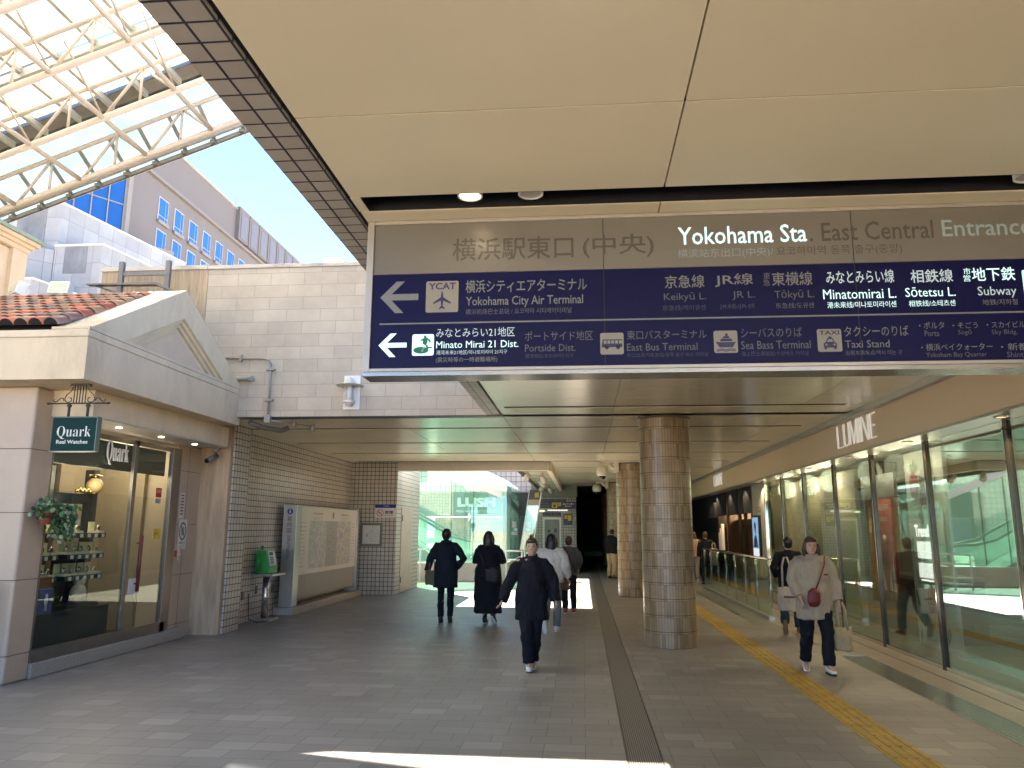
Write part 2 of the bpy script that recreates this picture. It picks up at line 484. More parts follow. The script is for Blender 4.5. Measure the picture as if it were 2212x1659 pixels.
x3 = [-5.72, -4.53, -2.82, -1.13, .45, 2.95, 3.72]
slots = [12.2, 14.3, 16.36, 18.4]
prev = 10.76
for sy in slots:
    st = (sy - .08 - prev) / 3
    ceil_panels(mb, x3, [(prev + st * k, prev + st * (k + 1)) for k in range(3)], gap=.003, th=.008)
    mb.box(-5.72, -5.5, sy - .08, sy + .08, ZC, ZC + .008); mb.box(3.42, 3.72, sy - .08, sy + .08, ZC, ZC + .008)
    prev = sy + .08
x4 = [-.76, .45, 2.95, 3.72]
for sy in (20.45, 22.5, 24.55, 26.6, 28.65, 30.7, 32.75, 34.8, 36.85, 38.9):
    st = (sy - .09 - prev) / 3
    ceil_panels(mb, x4, [(prev + st * k, prev + st * (k + 1)) for k in range(3)], gap=.003, th=.008)
    mb.box(3.42, 3.72, sy - .09, sy + .09, ZC, ZC + .008)
    prev = sy + .09
struct('ceiling', mb, ceil_far)
mb = MB()
mb.box(-1.335, 3.9, -1.6, 10.74, ZC + .13, ZC + .55); mb.box(-5.72, 3.9, 10.95, 18.8, ZC + .13, ZC + .55); mb.box(-.84, 3.9, 18.6, 42, ZC + .131, ZC + .55)
mb.box(-1.12, 3.72, -1.6, 4.4, ZC + .1, ZC + .128); mb.box(-1.12, 3.72, 4.405, 10.74, ZC + .009, ZC + .128); mb.box(-5.7, 3.72, 10.96, 18.6, ZC + .009, ZC + .128); mb.box(-.74, 3.72, 18.61, 40, ZC + .009, ZC + .128)
mb.box(-1.07, 3.72, 3.6105, 3.6145, ZC + .002, ZC + .099); mb.box(-1.07, 3.72, 3.4455, 3.4485, ZC + .002, ZC + .099); mb.box(-1.0745, -1.071, 3.4455, 3.6145, ZC + .002, ZC + .099)
mb.box(-1.12, 3.72, 2.6975, 2.7025, ZC + .003, ZC + .099); mb.box(-1.12, 3.72, .5475, .5525, ZC + .003, ZC + .099)
struct('roof', mb, [black_void])
# tiled soffit strip along the open edge
sf = thing('soffit_edge', 'two tile wide grey tiled soffit strip along the open edge of the ceiling', 'soffit', (-1.24, 4, ZC))
mb = MB(); mb.box(-1.35, -1.148, -1.6, 10.745, ZC, ZC + .1); mb.box(-1.352, -1.34, -1.6, 10.745, ZC + .1, ZC + .52); mb.build('tiled_edge', soffit_tile, sf)
mb = MB(); mb.box(-1.147, -1.128, -1.6, 10.745, ZC + .012, ZC + .1); mb.build('shadow_gap', black_void, sf)

# lamps in the black slot
lamp_on = emis('warm_lamp', (1.0, .78, .45), 5.0)
def slot_lamp(x, label, on):
    t_ = thing('ceiling_lamp', label, 'ceiling lamp', (x, 3.53, ZC + .06), 'lamps in the black ceiling slot')
    mb = MB(); mb.lathe((x, 3.5, ZC + .01), [(.062, .06), (.062, 0), (.054, 0), (.054, .012)], 28); mb.build('rim', white_paint, t_)
    mb = MB(); mb.lathe((x, 3.5, ZC + .01), [(.053, .01), (.053, .006)], 28); mb.build('lens', lamp_on if on else mat('lamp_off', (.6, .55, .45), .3), t_)
    if on:
        l = bpy.data.lights.new('lamp', 'SPOT'); l.energy = .5; l.color = (1, .8, .52); l.spot_size = R(130); l.shadow_soft_size = .05
        o = bpy.data.objects.new('lamp', l); COL.objects.link(o); o.parent = t_; o.location = (0, -.03, -.03)
slot_lamp(-.535, 'round ceiling lamp that is lit, left end of the black ceiling slot', True)
slot_lamp(-.235, 'unlit round ceiling lamp just right of the lit one in the ceiling slot', False)
slot_lamp(2.075, 'unlit round ceiling lamp at the far right of the ceiling slot', False)

# ================================================================ columns
def column(x, y, label):
    t_ = thing('tiled_column', label, 'column', (x, y, 0), 'round tiled columns of the passage')
    r, n = .36, 56
    mb = MB()
    prof = [(0, 0), (.36, 0)]
    vb = []
    for z in (0, ZC - .03):
        vb.append([mb.bm.verts.new((x + r * math.cos(2 * math.pi * k / n), y + r * math.sin(2 * math.pi * k / n), z)) for k in range(n)])
    L_ = .04 * n
    for k in range(n):
        f = mb.bm.faces.new((vb[0][k], vb[0][(k + 1) % n], vb[1][(k + 1) % n], vb[1][k])); f.smooth = True
        uvs = ((.04 * k, .03), (.04 * (k + 1), .03), (.04 * (k + 1), ZC), (.04 * k, ZC))
        for l, q in zip(f.loops, uvs): l[mb.uvl].uv = (q[0] + x * 3.1, q[1])
        mb.keep.add(f)
    mb.build('shaft', column_tile, t_)
    mb = MB()
    for k in range(15): mb.lathe((x, y, .0 + .2155 * k), [(.358, -.004), (.3612, -.003), (.3612, .003), (.358, .004)], 48)
    mb.build('tile_joints', mat('joint_umber', (.06, .04, .025), .8), t_)
    mb = MB(); mb.lathe((x, y, ZC - .03), [(.372, 0), (.39, .012), (.39, .03)], 48); mb.build('collar', mat('brown_collar', (.12, .085, .06), .5), t_)
    return t_
column(1.195, 11.25, 'nearest round column, clad floor to ceiling in tan stick tiles')
column(1.195, 19.15, 'second round column from the front, carrying the larger dome camera')
column(1.195, 27.0, 'third round column with the man in beige trousers standing at it')
column(1.195, 34.9, 'farthest round column, mostly hidden behind the others')

# ================================================================ overhead sign
grey_panel = mat('sign_grey_face', (.145, .132, .112), .3, 0, .05, 2, .0, 1, .5)
blue_panel = mat('sign_blue_face', (.0035, .004, .040), .38, 0, .08, 2, 0, 1, .14)
sg = thing('direction_sign', 'long blue and grey hanging station sign with white arrows and station lines', 'sign', (.8, 3.83, 2.38))
sx0, sx1, sy, sz0, sz1 = -1.115, 3.0, 3.75, 2.345, 3.178
mb = MB()
mb.box(sx0, sx1, sy + .005, sy + .15, sz0 + .02, sz1)
mb.build('case', mat('sign_case', (.42, .40, .37), .4, .4), sg)
mb = MB(); F = .036
mb.box(sx0, sx0 + F, sy - .012, sy + .004, sz0 + .018, sz1); mb.box(sx0 + F, sx1, sy - .012, sy + .004, sz1 - F * .55, sz1); mb.box(sx0 + F, sx1, sy - .012, sy + .004, sz0 + .018, sz0 + F)
mb.build('frame', mat('sign_frame', (.36, .33, .28), .35, .5), sg, bevel=.002)
mb = MB(); mb.box(sx0, sx1, sy - .012, sy + .155, sz0 - .004, sz0 + .016); mb.build('bottom_trim', mat('sign_trim', (.34, .32, .29), .25, .8), sg)
mb = MB(); mb.box(sx0 + F, sx1, sy - .002, sy + .004, 2.885, sz1 - F * .55); mb.build('grey_face', grey_panel, sg)
mb = MB(); mb.box(sx0 + F, sx1, sy - .002, sy + .004, sz0 + F, 2.883); mb.build('blue_face', blue_panel, sg)
mb = MB()
for x in (.1215, 1.3555, 2.59): mb.box(x - .002, x + .002, sy - .0035, sy - .0024, sz0 + F, sz1 - F * .55)
mb.build('panel_joint', mat('joint_black', (.02, .02, .02), .7), sg)
SM = {'d': mat('sign_text_unlit', (.075, .066, .054), .4, 0, .1, 30), 'g': mat('sign_text_grey', (.15, .158, .16), .4, 0, .08, 30), 'm': mat('sign_text_dim', (.085, .09, .105), .4, 0, .12, 30),  # letter colours carry how far the backlight reaches each word
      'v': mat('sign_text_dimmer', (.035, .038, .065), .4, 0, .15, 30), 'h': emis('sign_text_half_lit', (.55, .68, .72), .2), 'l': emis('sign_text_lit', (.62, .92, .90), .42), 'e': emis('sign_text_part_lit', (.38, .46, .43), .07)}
SIGN = [
('横浜駅東口',-0.661,-0.031,2.948,3.071,'d'),
('(中央)',0.016,0.379,2.944,3.071,'d'),
('横浜シティエアターミナル',-0.588,0.036,2.773,2.842,'g'),
('Yokohama City Air Terminal',-0.586,0.015,2.691,2.753,'g'),
('横浜机场巴士总站 / 요코하마 시티에어터미널',-0.585,-0.044,2.657,2.687,'m'),
('みなとみらい21地区',-0.736,-0.332,2.540,2.589,'h'),
('Minato Mirai 21 Dist.',-0.735,-0.314,2.483,2.520,'l'),
('港湾未来21地区/미나토미라이 21지구',-0.734,-0.371,2.449,2.472,'h'),
('(震災時等の一時避難場所)',-0.735,-0.420,2.405,2.436,'g'),
('ポートサイド地区',-0.281,0.062,2.514,2.563,'m'),
('Portside Dist.',-0.280,-0.026,2.458,2.495,'m'),
('港湾地区/포트사이드지구',-0.280,-0.037,2.424,2.446,'v'),
('Yokohama Sta',0.500,1.137,3.002,3.097,'l'),
('. East Central',1.151,1.745,3.001,3.099,'d'),
('Entrance',1.786,2.205,3.007,3.094,'e'),
('横滨站东出口(中央)/',0.496,0.969,2.925,2.980,'e'),
('요코하마역 동쪽 출구(중앙)',0.984,1.589,2.924,2.979,'d'),
('京急線',0.427,0.623,2.774,2.842,'g'),
('Keikyū L.',0.420,0.628,2.701,2.750,'m'),
('京急线/케이큐센',0.411,0.624,2.657,2.686,'v'),
('JR線',0.674,0.862,2.775,2.844,'g'),
('JR L.',0.757,0.868,2.705,2.751,'m'),
('JR线/JR센',0.691,0.862,2.658,2.686,'v'),
('東',0.912,0.946,2.809,2.845,'m'),
('急',0.910,0.944,2.775,2.809,'m'),
('東横線',0.953,1.149,2.774,2.845,'g'),
('Tōkyū L.',0.961,1.153,2.699,2.750,'m'),
('东急线/도큐센',0.964,1.148,2.657,2.686,'m'),
('みなとみらい線',1.215,1.538,2.777,2.846,'h'),
('Minatomirai L.',1.195,1.541,2.699,2.749,'l'),
('港未来线/미나토미라이센',1.211,1.537,2.653,2.685,'l'),
('相鉄線',1.616,1.814,2.773,2.841,'h'),
('Sōtetsu L.',1.584,1.818,2.702,2.750,'l'),
('相铁线/소테츠센',1.596,1.812,2.653,2.684,'l'),
('市',1.865,1.898,2.809,2.843,'l'),
('営',1.862,1.895,2.774,2.807,'l'),
('地下鉄',1.902,2.102,2.774,2.844,'l'),
('Subway',1.921,2.099,2.688,2.747,'h'),
('地铁/지하철',1.938,2.099,2.653,2.682,'g'),
('東口バスターミナル',0.231,0.622,2.511,2.558,'m'),
('East Bus Terminal',0.230,0.576,2.454,2.491,'m'),
('东口公共汽车总站/동쪽 출구 버스 터미널',0.229,0.625,2.421,2.442,'v'),
('シーバスのりば',0.788,1.081,2.512,2.560,'m'),
('Sea Bass Terminal',0.787,1.119,2.453,2.494,'m'),
('海上巴士乘船处/수상버스 터미널',0.786,1.106,2.418,2.442,'v'),
('タクシーのりば',1.281,1.582,2.508,2.560,'g'),
('Taxi Stand',1.281,1.489,2.452,2.489,'g'),
('出租车乘车点/택시 타는 곳',1.281,1.544,2.415,2.439,'m'),
('・ポルタ',1.633,1.750,2.540,2.575,'g'),
('Porta',1.656,1.723,2.503,2.532,'m'),
('・そごう',1.788,1.904,2.540,2.570,'g'),
('Sogō',1.810,1.872,2.503,2.533,'m'),
('・スカイビル',1.945,2.119,2.540,2.571,'g'),
('Sky Bldg.',1.964,2.081,2.501,2.530,'m'),
('・横浜ベイクォーター',1.634,1.960,2.431,2.466,'g'),
('Yokoham Bay Quarter',1.653,1.931,2.393,2.423,'m'),
('・新都市',1.998,2.170,2.427,2.463,'g'),
('Shintoshi',2.021,2.158,2.394,2.421,'m'),
]
for s, x0, x1, z0, z1, k in SIGN:
    text(s, (x0, sy - .004, z0), X, Z, x1 - x0, z1 - z0, SM[k], sg, res=2, bold=(.008 if (z1 - z0) > .062 else .0))
mb = MB(); mb.box(-1.035, 2.9, sy - .0048, sy - .004, 2.612, 2.620); mb.build('divider', SM['g'], sg)
def sarrow(x0, x1, z0, z1, m):
    w_, h_ = x1 - x0, z1 - z0
    pts = [(0, .5), (.42, 1), (.64, 1), (.30, .6), (1, .6), (1, .4), (.30, .4), (.62, 0), (.40, 0)]
    mb = MB(); 
    a = [(p[0] * w_, p[1] * h_) for p in pts]
    flat(mb, (x0, sy - .004, z0), X, Z, [a[0], a[1], a[2], a[3]])
    flat(mb, (x0, sy - .004, z0), X, Z, [a[0], a[3], a[6]])
    flat(mb, (x0, sy - .004, z0), X, Z, [a[3], a[4], a[5], a[6]])
    flat(mb, (x0, sy - .004, z0), X, Z, [a[0], a[6], a[7], a[8]])
    mb.build('arrow', m, sg)
sarrow(-1.036, -.835, 2.674, 2.844, SM['g']); sarrow(-1.036, -.889, 2.441, 2.565, SM['l'])
def rrect(x0, x1, z0, z1, r, n=5):
    p = []
    for cx, cz, a in ((x1 - r, z1 - r, 0), (x0 + r, z1 - r, 90), (x0 + r, z0 + r, 180), (x1 - r, z0 + r, 270)):
        for i in range(n + 1):
            t_ = R(a + 90 * i / n); p.append((cx + r * math.cos(t_), cz + r * math.sin(t_)))
    return p
ico_bg = mat('icon_cream', (.22, .21, .175), .4, 0, .05, 10)
ink = mat('icon_navy', (.02, .018, .07), .4, 0, .05, 10)
def icon(x0, x1, z0, z1, m=None):
    mb = MB(); flat(mb, (0, sy - .004, 0), X, Z, rrect(x0, x1, z0, z1, .010)); return mb.build('icon', m or ico_bg, sg)
def sub(par, polys, m, name='pictogram'):
    mb = MB()
    for p_ in polys: flat(mb, (0, sy - .006, 0), X, Z, p_)
    return mb.build(name, m, par)
i1 = icon(-.795, -.625, 2.673, 2.841)
text('YCAT', (-.781, sy - .006, 2.795), X, Z, .142, .036, ink, i1, bold=.02)
cx, cz = -.71, 2.737
sub(i1, [circ(cx, cz + .006, .0065, .042, 16), [(cx - .005, cz + .018), (cx - .046, cz - .012), (cx - .046, cz - .02), (cx - .005, cz - .002)], [(cx + .005, cz + .018), (cx + .005, cz - .002), (cx + .046, cz - .02), (cx + .046, cz - .012)],
         [(cx - .004, cz - .03), (cx - .014, cz - .042), (cx - .014, cz - .048), (cx, cz - .042), (cx + .014, cz - .048), (cx + .014, cz - .042), (cx + .004, cz - .03)]], ink)
i2 = icon(-.860, -.747, 2.446, 2.558, SM['l'])
gr = mat('evacuation_green', (.0, .13, .07), .5, 0, .05, 10)
ox, oz = -.86, 2.446
def pl(*p): return [(ox + a * .113, oz + b * .112) for a, b in p]
sub(i2, [[(ox + a, oz + b) for a, b in circ(.047, .028, .04, .018)], [(ox + a, oz + b) for a, b in circ(.067, .098, .0075)],
         pl((.50, .80), (.72, .84), (.70, .60), (.62, .46), (.48, .55)), pl((.52, .80), (.38, .74), (.38, .68), (.54, .72)), pl((.70, .82), (.84, .72), (.86, .60), (.80, .60), (.72, .72)),
         pl((.62, .48), (.70, .52), (.74, .40), (.92, .40), (.92, .33), (.68, .33)), ], gr)
sub(i2, [pl((.52, .52), (.62, .48), (.56, .30), (.50, .18), (.42, .18), (.48, .34))], SM['l'])
i3 = icon(.098, .214, 2.437, 2.548)
bx, bz = .104, 2.462
sub(i3, [[(bx, bz + .012), (bx + .006, bz + .052), (bx + .103, bz + .052), (bx + .103, bz + .012)], circ(bx + .026, bz + .011, .010), circ(bx + .082, bz + .011, .010)], ink)
mb = MB()
for k in range(5): flat(mb, (0, sy - .0075, 0), X, Z, [(bx + .011 + k * .019, bz + .03), (bx + .011 + k * .019, bz + .046), (bx + .025 + k * .019, bz + .046), (bx + .025 + k * .019, bz + .03)])
mb.build('pictogram', ico_bg, i3)
i4 = icon(.656, .771, 2.436, 2.549)
bx, bz = .66, 2.44
sub(i4, [[(bx + .004, bz + .052), (bx + .022, bz + .024), (bx + .086, bz + .024), (bx + .103, bz + .052), (bx + .088, bz + .050), (bx + .03, bz + .050)], [(bx + .026, bz + .054), (bx + .03, bz + .068), (bx + .082, bz + .068), (bx + .086, bz + .054)], [(bx + .038, bz + .07), (bx + .042, bz + .08), (bx + .07, bz + .08), (bx + .072, bz + .07)], [(bx + .052, bz + .08), (bx + .052, bz + .094), (bx + .064, bz + .094), (bx + .064, bz + .08)]]
    + [[(bx + .008, bz + h), (bx + .03, bz + h + .005), (bx + .053, bz + h), (bx + .076, bz + h + .005), (bx + .1, bz + h), (bx + .1, bz + h - .004), (bx + .076, bz + h + .001), (bx + .053, bz + h - .004), (bx + .03, bz + h + .001), (bx + .008, bz + h - .004)] for h in (.013, .006)], ink)
i5 = icon(1.152, 1.267, 2.434, 2.548)
text('TAXI', (1.162, sy - .006, 2.519), X, Z, .095, .021, ink, i5, bold=.02)
bx, bz = 1.18, 2.446
sub(i5, [[(bx, bz + .008), (bx, bz + .03), (bx + .01, bz + .036), (bx + .018, bz + .055), (bx + .044, bz + .055), (bx + .052, bz + .036), (bx + .062, bz + .03), (bx + .062, bz + .008)], [(bx + .022, bz + .055), (bx + .024, bz + .064), (bx + .038, bz + .064), (bx + .04, bz + .055)], [(bx + .003, bz), (bx + .003, bz + .009), (bx + .014, bz + .009), (bx + .014, bz)], [(bx + .048, bz), (bx + .048, bz + .009), (bx + .059, bz + .009), (bx + .059, bz)]], ink)
mb = MB(); flat(mb, (0, sy - .0075, 0), X, Z, [(bx + .016, bz + .037), (bx + .022, bz + .05), (bx + .04, bz + .05), (bx + .046, bz + .037)])
flat(mb, (0, sy - .0075, 0), X, Z, circ(bx + .012, bz + .023, .005)); flat(mb, (0, sy - .0075, 0), X, Z, circ(bx + .05, bz + .023, .005)); mb.build('pictogram', ico_bg, i5)
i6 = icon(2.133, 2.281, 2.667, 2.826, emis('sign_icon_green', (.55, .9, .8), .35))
# ================================================================ parapet wall and left side of the passage
pw = thing('parapet_wall', 'long beige panel clad wall over the passage opening, weathered along its top', 'wall', (-3.4, 10.85, ZC))
mb = MB(); mb.box(-5.68, 3.9, 10.75, 10.94, ZC, 5.47); mb.build('cladding', clad, pw)
mb = MB(); mb.box(-5.69, 3.9, 10.72, 10.97, 5.472, 5.53); mb.build('coping', mat('weathered_coping', (.48, .44, .38), .8, 0, .12, 3, .1, 60, .2, .6), pw, bevel=.006)
mb = MB(); mb.box(-7.41, -5.684, 10.745, 11.6, 2.9, 5.475); mb.build('striated_block', striated, pw)
mb = MB(); mb.box(-7.43, -5.70, 10.725, 11.62, 5.477, 5.545); mb.build('coping', MATS['weathered_coping'], pw, bevel=.006)
mb = MB(); mb.box(-5.69, -1.12, 10.752, 10.94, ZC - .012, ZC - .001); mb.build('drip_edge', dark_steel, pw)
rb = thing('rooftop_box', 'small cream box standing on top of the panel clad wall', 'box', (-3.82, 11.1, 5.53))
mb = MB(); mb.box(-3.95, -3.71, 11.0, 11.3, 5.53, 5.66); mb.build('body', cream_paint, rb, bevel=.01)
mb = MB(); mb.box(-3.97, -3.69, 10.98, 11.32, 5.662, 5.70); mb.build('lid', white_paint, rb, bevel=.006)

# recessed wall, tile pier, tile block
tw = thing('tiled_wall', 'recessed wall of cream square tiles behind the information board', 'wall', (-5.7, 15.3, 0))
mb = MB(); mb.box(-5.95, -5.69, 12.05, 18.6, 0, ZC); mb.build('tiled_face', tile_wall, tw)
for (yy, zz) in ((14.02, .5), (13.72, .5), (13.3, .52), (12.75, .46), (12.55, .46)):
    mb = MB(); mb.box(-5.689, -5.676, yy - .035, yy + .035, zz - .075, zz + .06); mb.build('socket_plate', mat('socket_dark', (.12, .11, .10), .5), tw)
tp = solo('tiled_pier', 'narrow cream tiled pier between the travertine pilaster and the recessed wall', 'pier', MB().box(-5.95, -5.405, 11.53, 12.048, 0, ZC + .05), tile_wall)
tb = thing('tiled_block', 'cream tiled wall block with a steel service door under the no smoking sign', 'wall', (-5.2, 19.6, 0))
mb = MB(); mb.box(-5.95, -4.53, 18.602, 21.2, 0, ZC); mb.build('tiled_face', tile_wall, tb)
mb = MB(); mb.box(-4.528, -4.515, 19.1, 20.35, .02, 2.1)
d = mb.build('service_door', mat('service_door_cream', (.46, .42, .35), .5), tb)
mb = MB(); mb.box(-4.514, -4.502, 19.13, 19.17, .25, .40); mb.box(-4.514, -4.502, 19.13, 19.17, 1.75, 1.9); mb.build('hinge', dark_steel, d)
mb = MB(); mb.tube([(-4.51, 20.2, 1.0), (-4.46, 20.2, 1.0), (-4.46, 20.1, 1.0)], .012); mb.build('handle', steel, d)
# no smoking sign and notice
ns = thing('no_smoking_sign', 'white no smoking sign with a blue top band on the tiled wall block', 'sign', (-4.80, 18.59, 1.83))
def yface(mb, pts, yy): mb.face([(a, yy, b) for a, b in pts])
mb = MB(); mb.box(-5.065, -4.54, 18.58, 18.6, 1.83, 2.155); mb.build('plate', mat('sign_white', (.68, .65, .60), .4), ns, bevel=.003)
mb = MB(); mb.box(-5.064, -4.541, 18.575, 18.579, 2.065, 2.153); mb.build('band', mat('band_blue', (.012, .02, .25), .4), ns)
text('TOWN', (-4.86, 18.573, 2.085), X, Z, .14, .045, mat('band_text', (.4, .42, .5), .5), ns)
red = mat('prohibition_red', (.42, .03, .03), .5)
mb = MB(); n = 28
oc = circ(-4.935, 1.945, .085, None, n); ic = circ(-4.935, 1.945, .07, None, n)
for k in range(n): yface(mb, [oc[k], oc[(k + 1) % n], ic[(k + 1) % n], ic[k]], 18.577)
c45 = [(-4.935 + a, 1.945 + b) for a, b in ((-.055, .045), (-.045, .055), (.055, -.045), (.045, -.055))]
yface(mb, c45, 18.5765); mb.build('ring', red, ns)
mb = MB(); yface(mb, [(-4.98, 1.935), (-4.98, 1.95), (-4.905, 1.95), (-4.905, 1.935)], 18.5775); yface(mb, [(-4.90, 1.96), (-4.895, 1.96), (-4.88, 2.0), (-4.887, 2.0)], 18.5775); mb.build('cigarette', ink, ns)
text('禁煙', (-4.82, 18.577, 1.915), X, Z, .21, .085, ink, ns, bold=.02)
text('NO SMOKING', (-4.83, 18.577, 1.875), X, Z, .22, .02, ink, ns)
nb_ = thing('notice_board', 'grey framed notice with lines of print on the tiled wall block', 'notice board', (-5.14, 18.58, 1.14))
mb = MB()
for a in ((-5.41, -4.865, 1.645, 1.70), (-5.41, -4.865, 1.142, 1.197), (-5.41, -5.355, 1.197, 1.645), (-4.92, -4.865, 1.197, 1.645)): mb.box(a[0], a[1], 18.56, 18.6, a[2], a[3])
mb.build('frame', mat('notice_frame', (.19, .175, .155), .45, .3), nb_, bevel=.004)
mb = MB(); mb.box(-5.354, -4.921, 18.582, 18.6, 1.198, 1.644); mb.build('paper', mat('paper_white', (.66, .66, .62), .6), nb_)
for k, s in enumerate(['おしらせ', 'この先は エレベーター', '階段を利用して ご通行', 'ください。また夜間は', 'シャッターが閉まるため', '通り抜けはできません', 'ご了承ください。']):
    zt = 1.60 - k * .052
    text(s, (-5.19 if k else -5.12, 18.58, zt - .024), X, Z, .21 if k else .11, .026, mat('print_ink', (.12, .12, .13), .6), nb_, res=1)
mb = MB(); mb.box(-5.25, -5.235, 18.58, 18.5815, 1.37, 1.46); mb.build('mark', ink, nb_)

# information board on its plinth
ib = thing('information_board', 'large standing map board with steel frame and vertical lettering on its edge', 'information board', (-5.45, 16.3, 0))
mb = MB(); mb.box(-5.68, -5.30, 14.07, 18.55, 0, .135); mb.build('plinth', mat('plinth_stone', (.40, .36, .31), .55, 0, .12, 5, .1, 60), ib, bevel=.008)
mb = MB(); mb.box(-5.62, -5.36, 14.16, 14.42, .137, 2.0); post = mb.build('side_post', mat('satin_steel', (.50, .48, .45), .34, .9, .05, 4), ib, bevel=.004)
mb = MB(); mb.box(-5.62, -5.36, 18.18, 18.30, .137, 2.03); mb.build('side_post', MATS['satin_steel'], ib, bevel=.004)
mb = MB(); mb.box(-5.54, -5.42, 14.422, 18.178, .25, .69); mb.build('lower_panel', mat('board_grey', (.33, .315, .28), .5, 0, .05, 2), ib)
mb = MB(); mb.box(-5.54, -5.405, 14.422, 18.178, .692, 1.99); board = mb.build('map_panel', mat('board_white', (.66, .62, .55), .4, 0, .04, 2), ib)
def mapmat(name, base, road, alt, sc):
    m, t, p = newmat(name)
    N = t.nodes.new; L = t.links.new
    u = N('ShaderNodeUVMap')
    v = N('ShaderNodeTexVoronoi'); v.feature = 'DISTANCE_TO_EDGE'; v.inputs['Scale'].default_value = sc
    L(u.outputs[0], v.inputs['Vector'])
    v2 = N('ShaderNodeTexVoronoi'); v2.inputs['Scale'].default_value = sc * 2.2; L(u.outputs[0], v2.inputs['Vector'])
    r = N('ShaderNodeValToRGB'); r.color_ramp.elements[0].color = base + (1,); r.color_ramp.elements[1].color = alt + (1,)
    r.color_ramp.elements[0].position = .35; r.color_ramp.elements[1].position = .6
    nz = N('ShaderNodeTexNoise'); nz.inputs['Scale'].default_value = 2.2; L(u.outputs[0], nz.inputs['Vector']); L(nz.outputs['Fac'], r.inputs[0])
    th = N('ShaderNodeMath'); th.operation = 'LESS_THAN'; th.inputs[1].default_value = .05; L(v.outputs['Distance'], th.inputs[0])
    mx = N('ShaderNodeMix'); mx.data_type = 'RGBA'; L(th.outputs[0], mx.inputs[0]); L(r.outputs[0], mx.inputs[6]); mx.inputs[7].default_value = road + (1,)
    mm = N('ShaderNodeMix'); mm.data_type = 'RGBA'; mm.inputs[0].default_value = .22; L(mx.outputs[2], mm.inputs[6]); L(v2.outputs['Color'], mm.inputs[7])
    hs = N('ShaderNodeHueSaturation'); hs.inputs['Saturation'].default_value = .55; L(mm.outputs[2], hs.inputs['Color'])
    L(hs.outputs[0], p.inputs['Base Color']); p.inputs['Roughness'].default_value = .4
    return m
def xface(mb, xx, y0, y1, z0, z1): mb.face([(xx, y0, z0), (xx, y1, z0), (xx, y1, z1), (xx, y0, z1)])
mb = MB(); xface(mb, -5.4035, 15.0, 16.05, .78, 1.72); mb.build('area_map', mapmat('map_green', (.40, .41, .34), (.55, .52, .44), (.33, .37, .35), 7), board)
mb = MB(); xface(mb, -5.4035, 16.05, 16.75, .78, 1.72); mb.build('legend', mat('legend_grey', (.36, .36, .33), .5), board)
mb = MB(); xface(mb, -5.4035, 16.75, 17.75, .78, 1.72); mb.build('station_map', mapmat('map_orange', (.46, .36, .22), (.56, .50, .40), (.38, .37, .34), 6), board)
for (yy, wd, zz, s) in ((15.2, .55, 1.86, '駅周辺案内図'), (17.0, .55, 1.86, '駅構内案内図'), (15.15, .65, 1.80, 'Yokohama Station Area Map'), (16.95, .65, 1.80, 'Station Guide Map'), (15.25, .4, 1.765, '横滨站 / 요코하마역'), (17.05, .4, 1.765, '横滨站 / 요코하마역')):
    text(s, (-5.403, yy, zz - .02), Y, Z, wd, .045 if zz > 1.85 else .022, MATS['print_ink'], board, res=1)
for k in range(12):
    zz = 1.66 - k * .075
    for y0, a in ((14.52, .34), (17.83, .28)):
        text(random.choice(['■ 出口案内', '● バスのりば', '■ 地下鉄 Subway', '▲ Exit East', '● Taxi stand']), (-5.403, y0, zz), Y, Z, a * random.uniform(.6, 1), .024, MATS['print_ink'], board, res=1)
for k in range(9):
    text(random.choice(['みなみ', '東口', 'A1', '出口']), (-5.402, 16.2 + .25 * (k % 2), 1.55 - .07 * k), Y, Z, .14, .026, MATS['print_ink'], board, res=1)
mb = MB(); 
oc = [(-5.4025, 16.45 + a, 1.84 + b) for a, b in circ(0, 0, .05, .07)]; mb.face(oc); mb.build('information_mark', ink, board)
mb = MB(); mb.box(-5.4015, -5.4012, 16.44, 16.46, 1.80, 1.85); mb.box(-5.4015, -5.4012, 16.44, 16.46, 1.862, 1.88); mb.build('letter_mark', white_paint, board)
# edge lettering on the post (faces the viewer, -Y)
mb = MB(); mb.face([(a, 14.158, b) for a, b in circ(-5.49, 1.88, .055)]); mb.build('blue_disc', mat('disc_blue', (.05, .05, .30), .4), post)
mb = MB(); mb.box(-5.502, -5.478, 14.154, 14.157, 1.85, 1.895); mb.box(-5.502, -5.478, 14.154, 14.157, 1.902, 1.92); mb.build('letter_mark', white_paint, post)
for k, s in enumerate('案内図'):
    text(s, (-5.535, 14.156, 1.70 - k * .11), X, Z, .09, .09, mat('purple_ink', (.10, .09, .19), .5), post)
text('Information', (-5.525, 14.156, 1.43), -Z, X, .42, .085, MATS['purple_ink'], post)

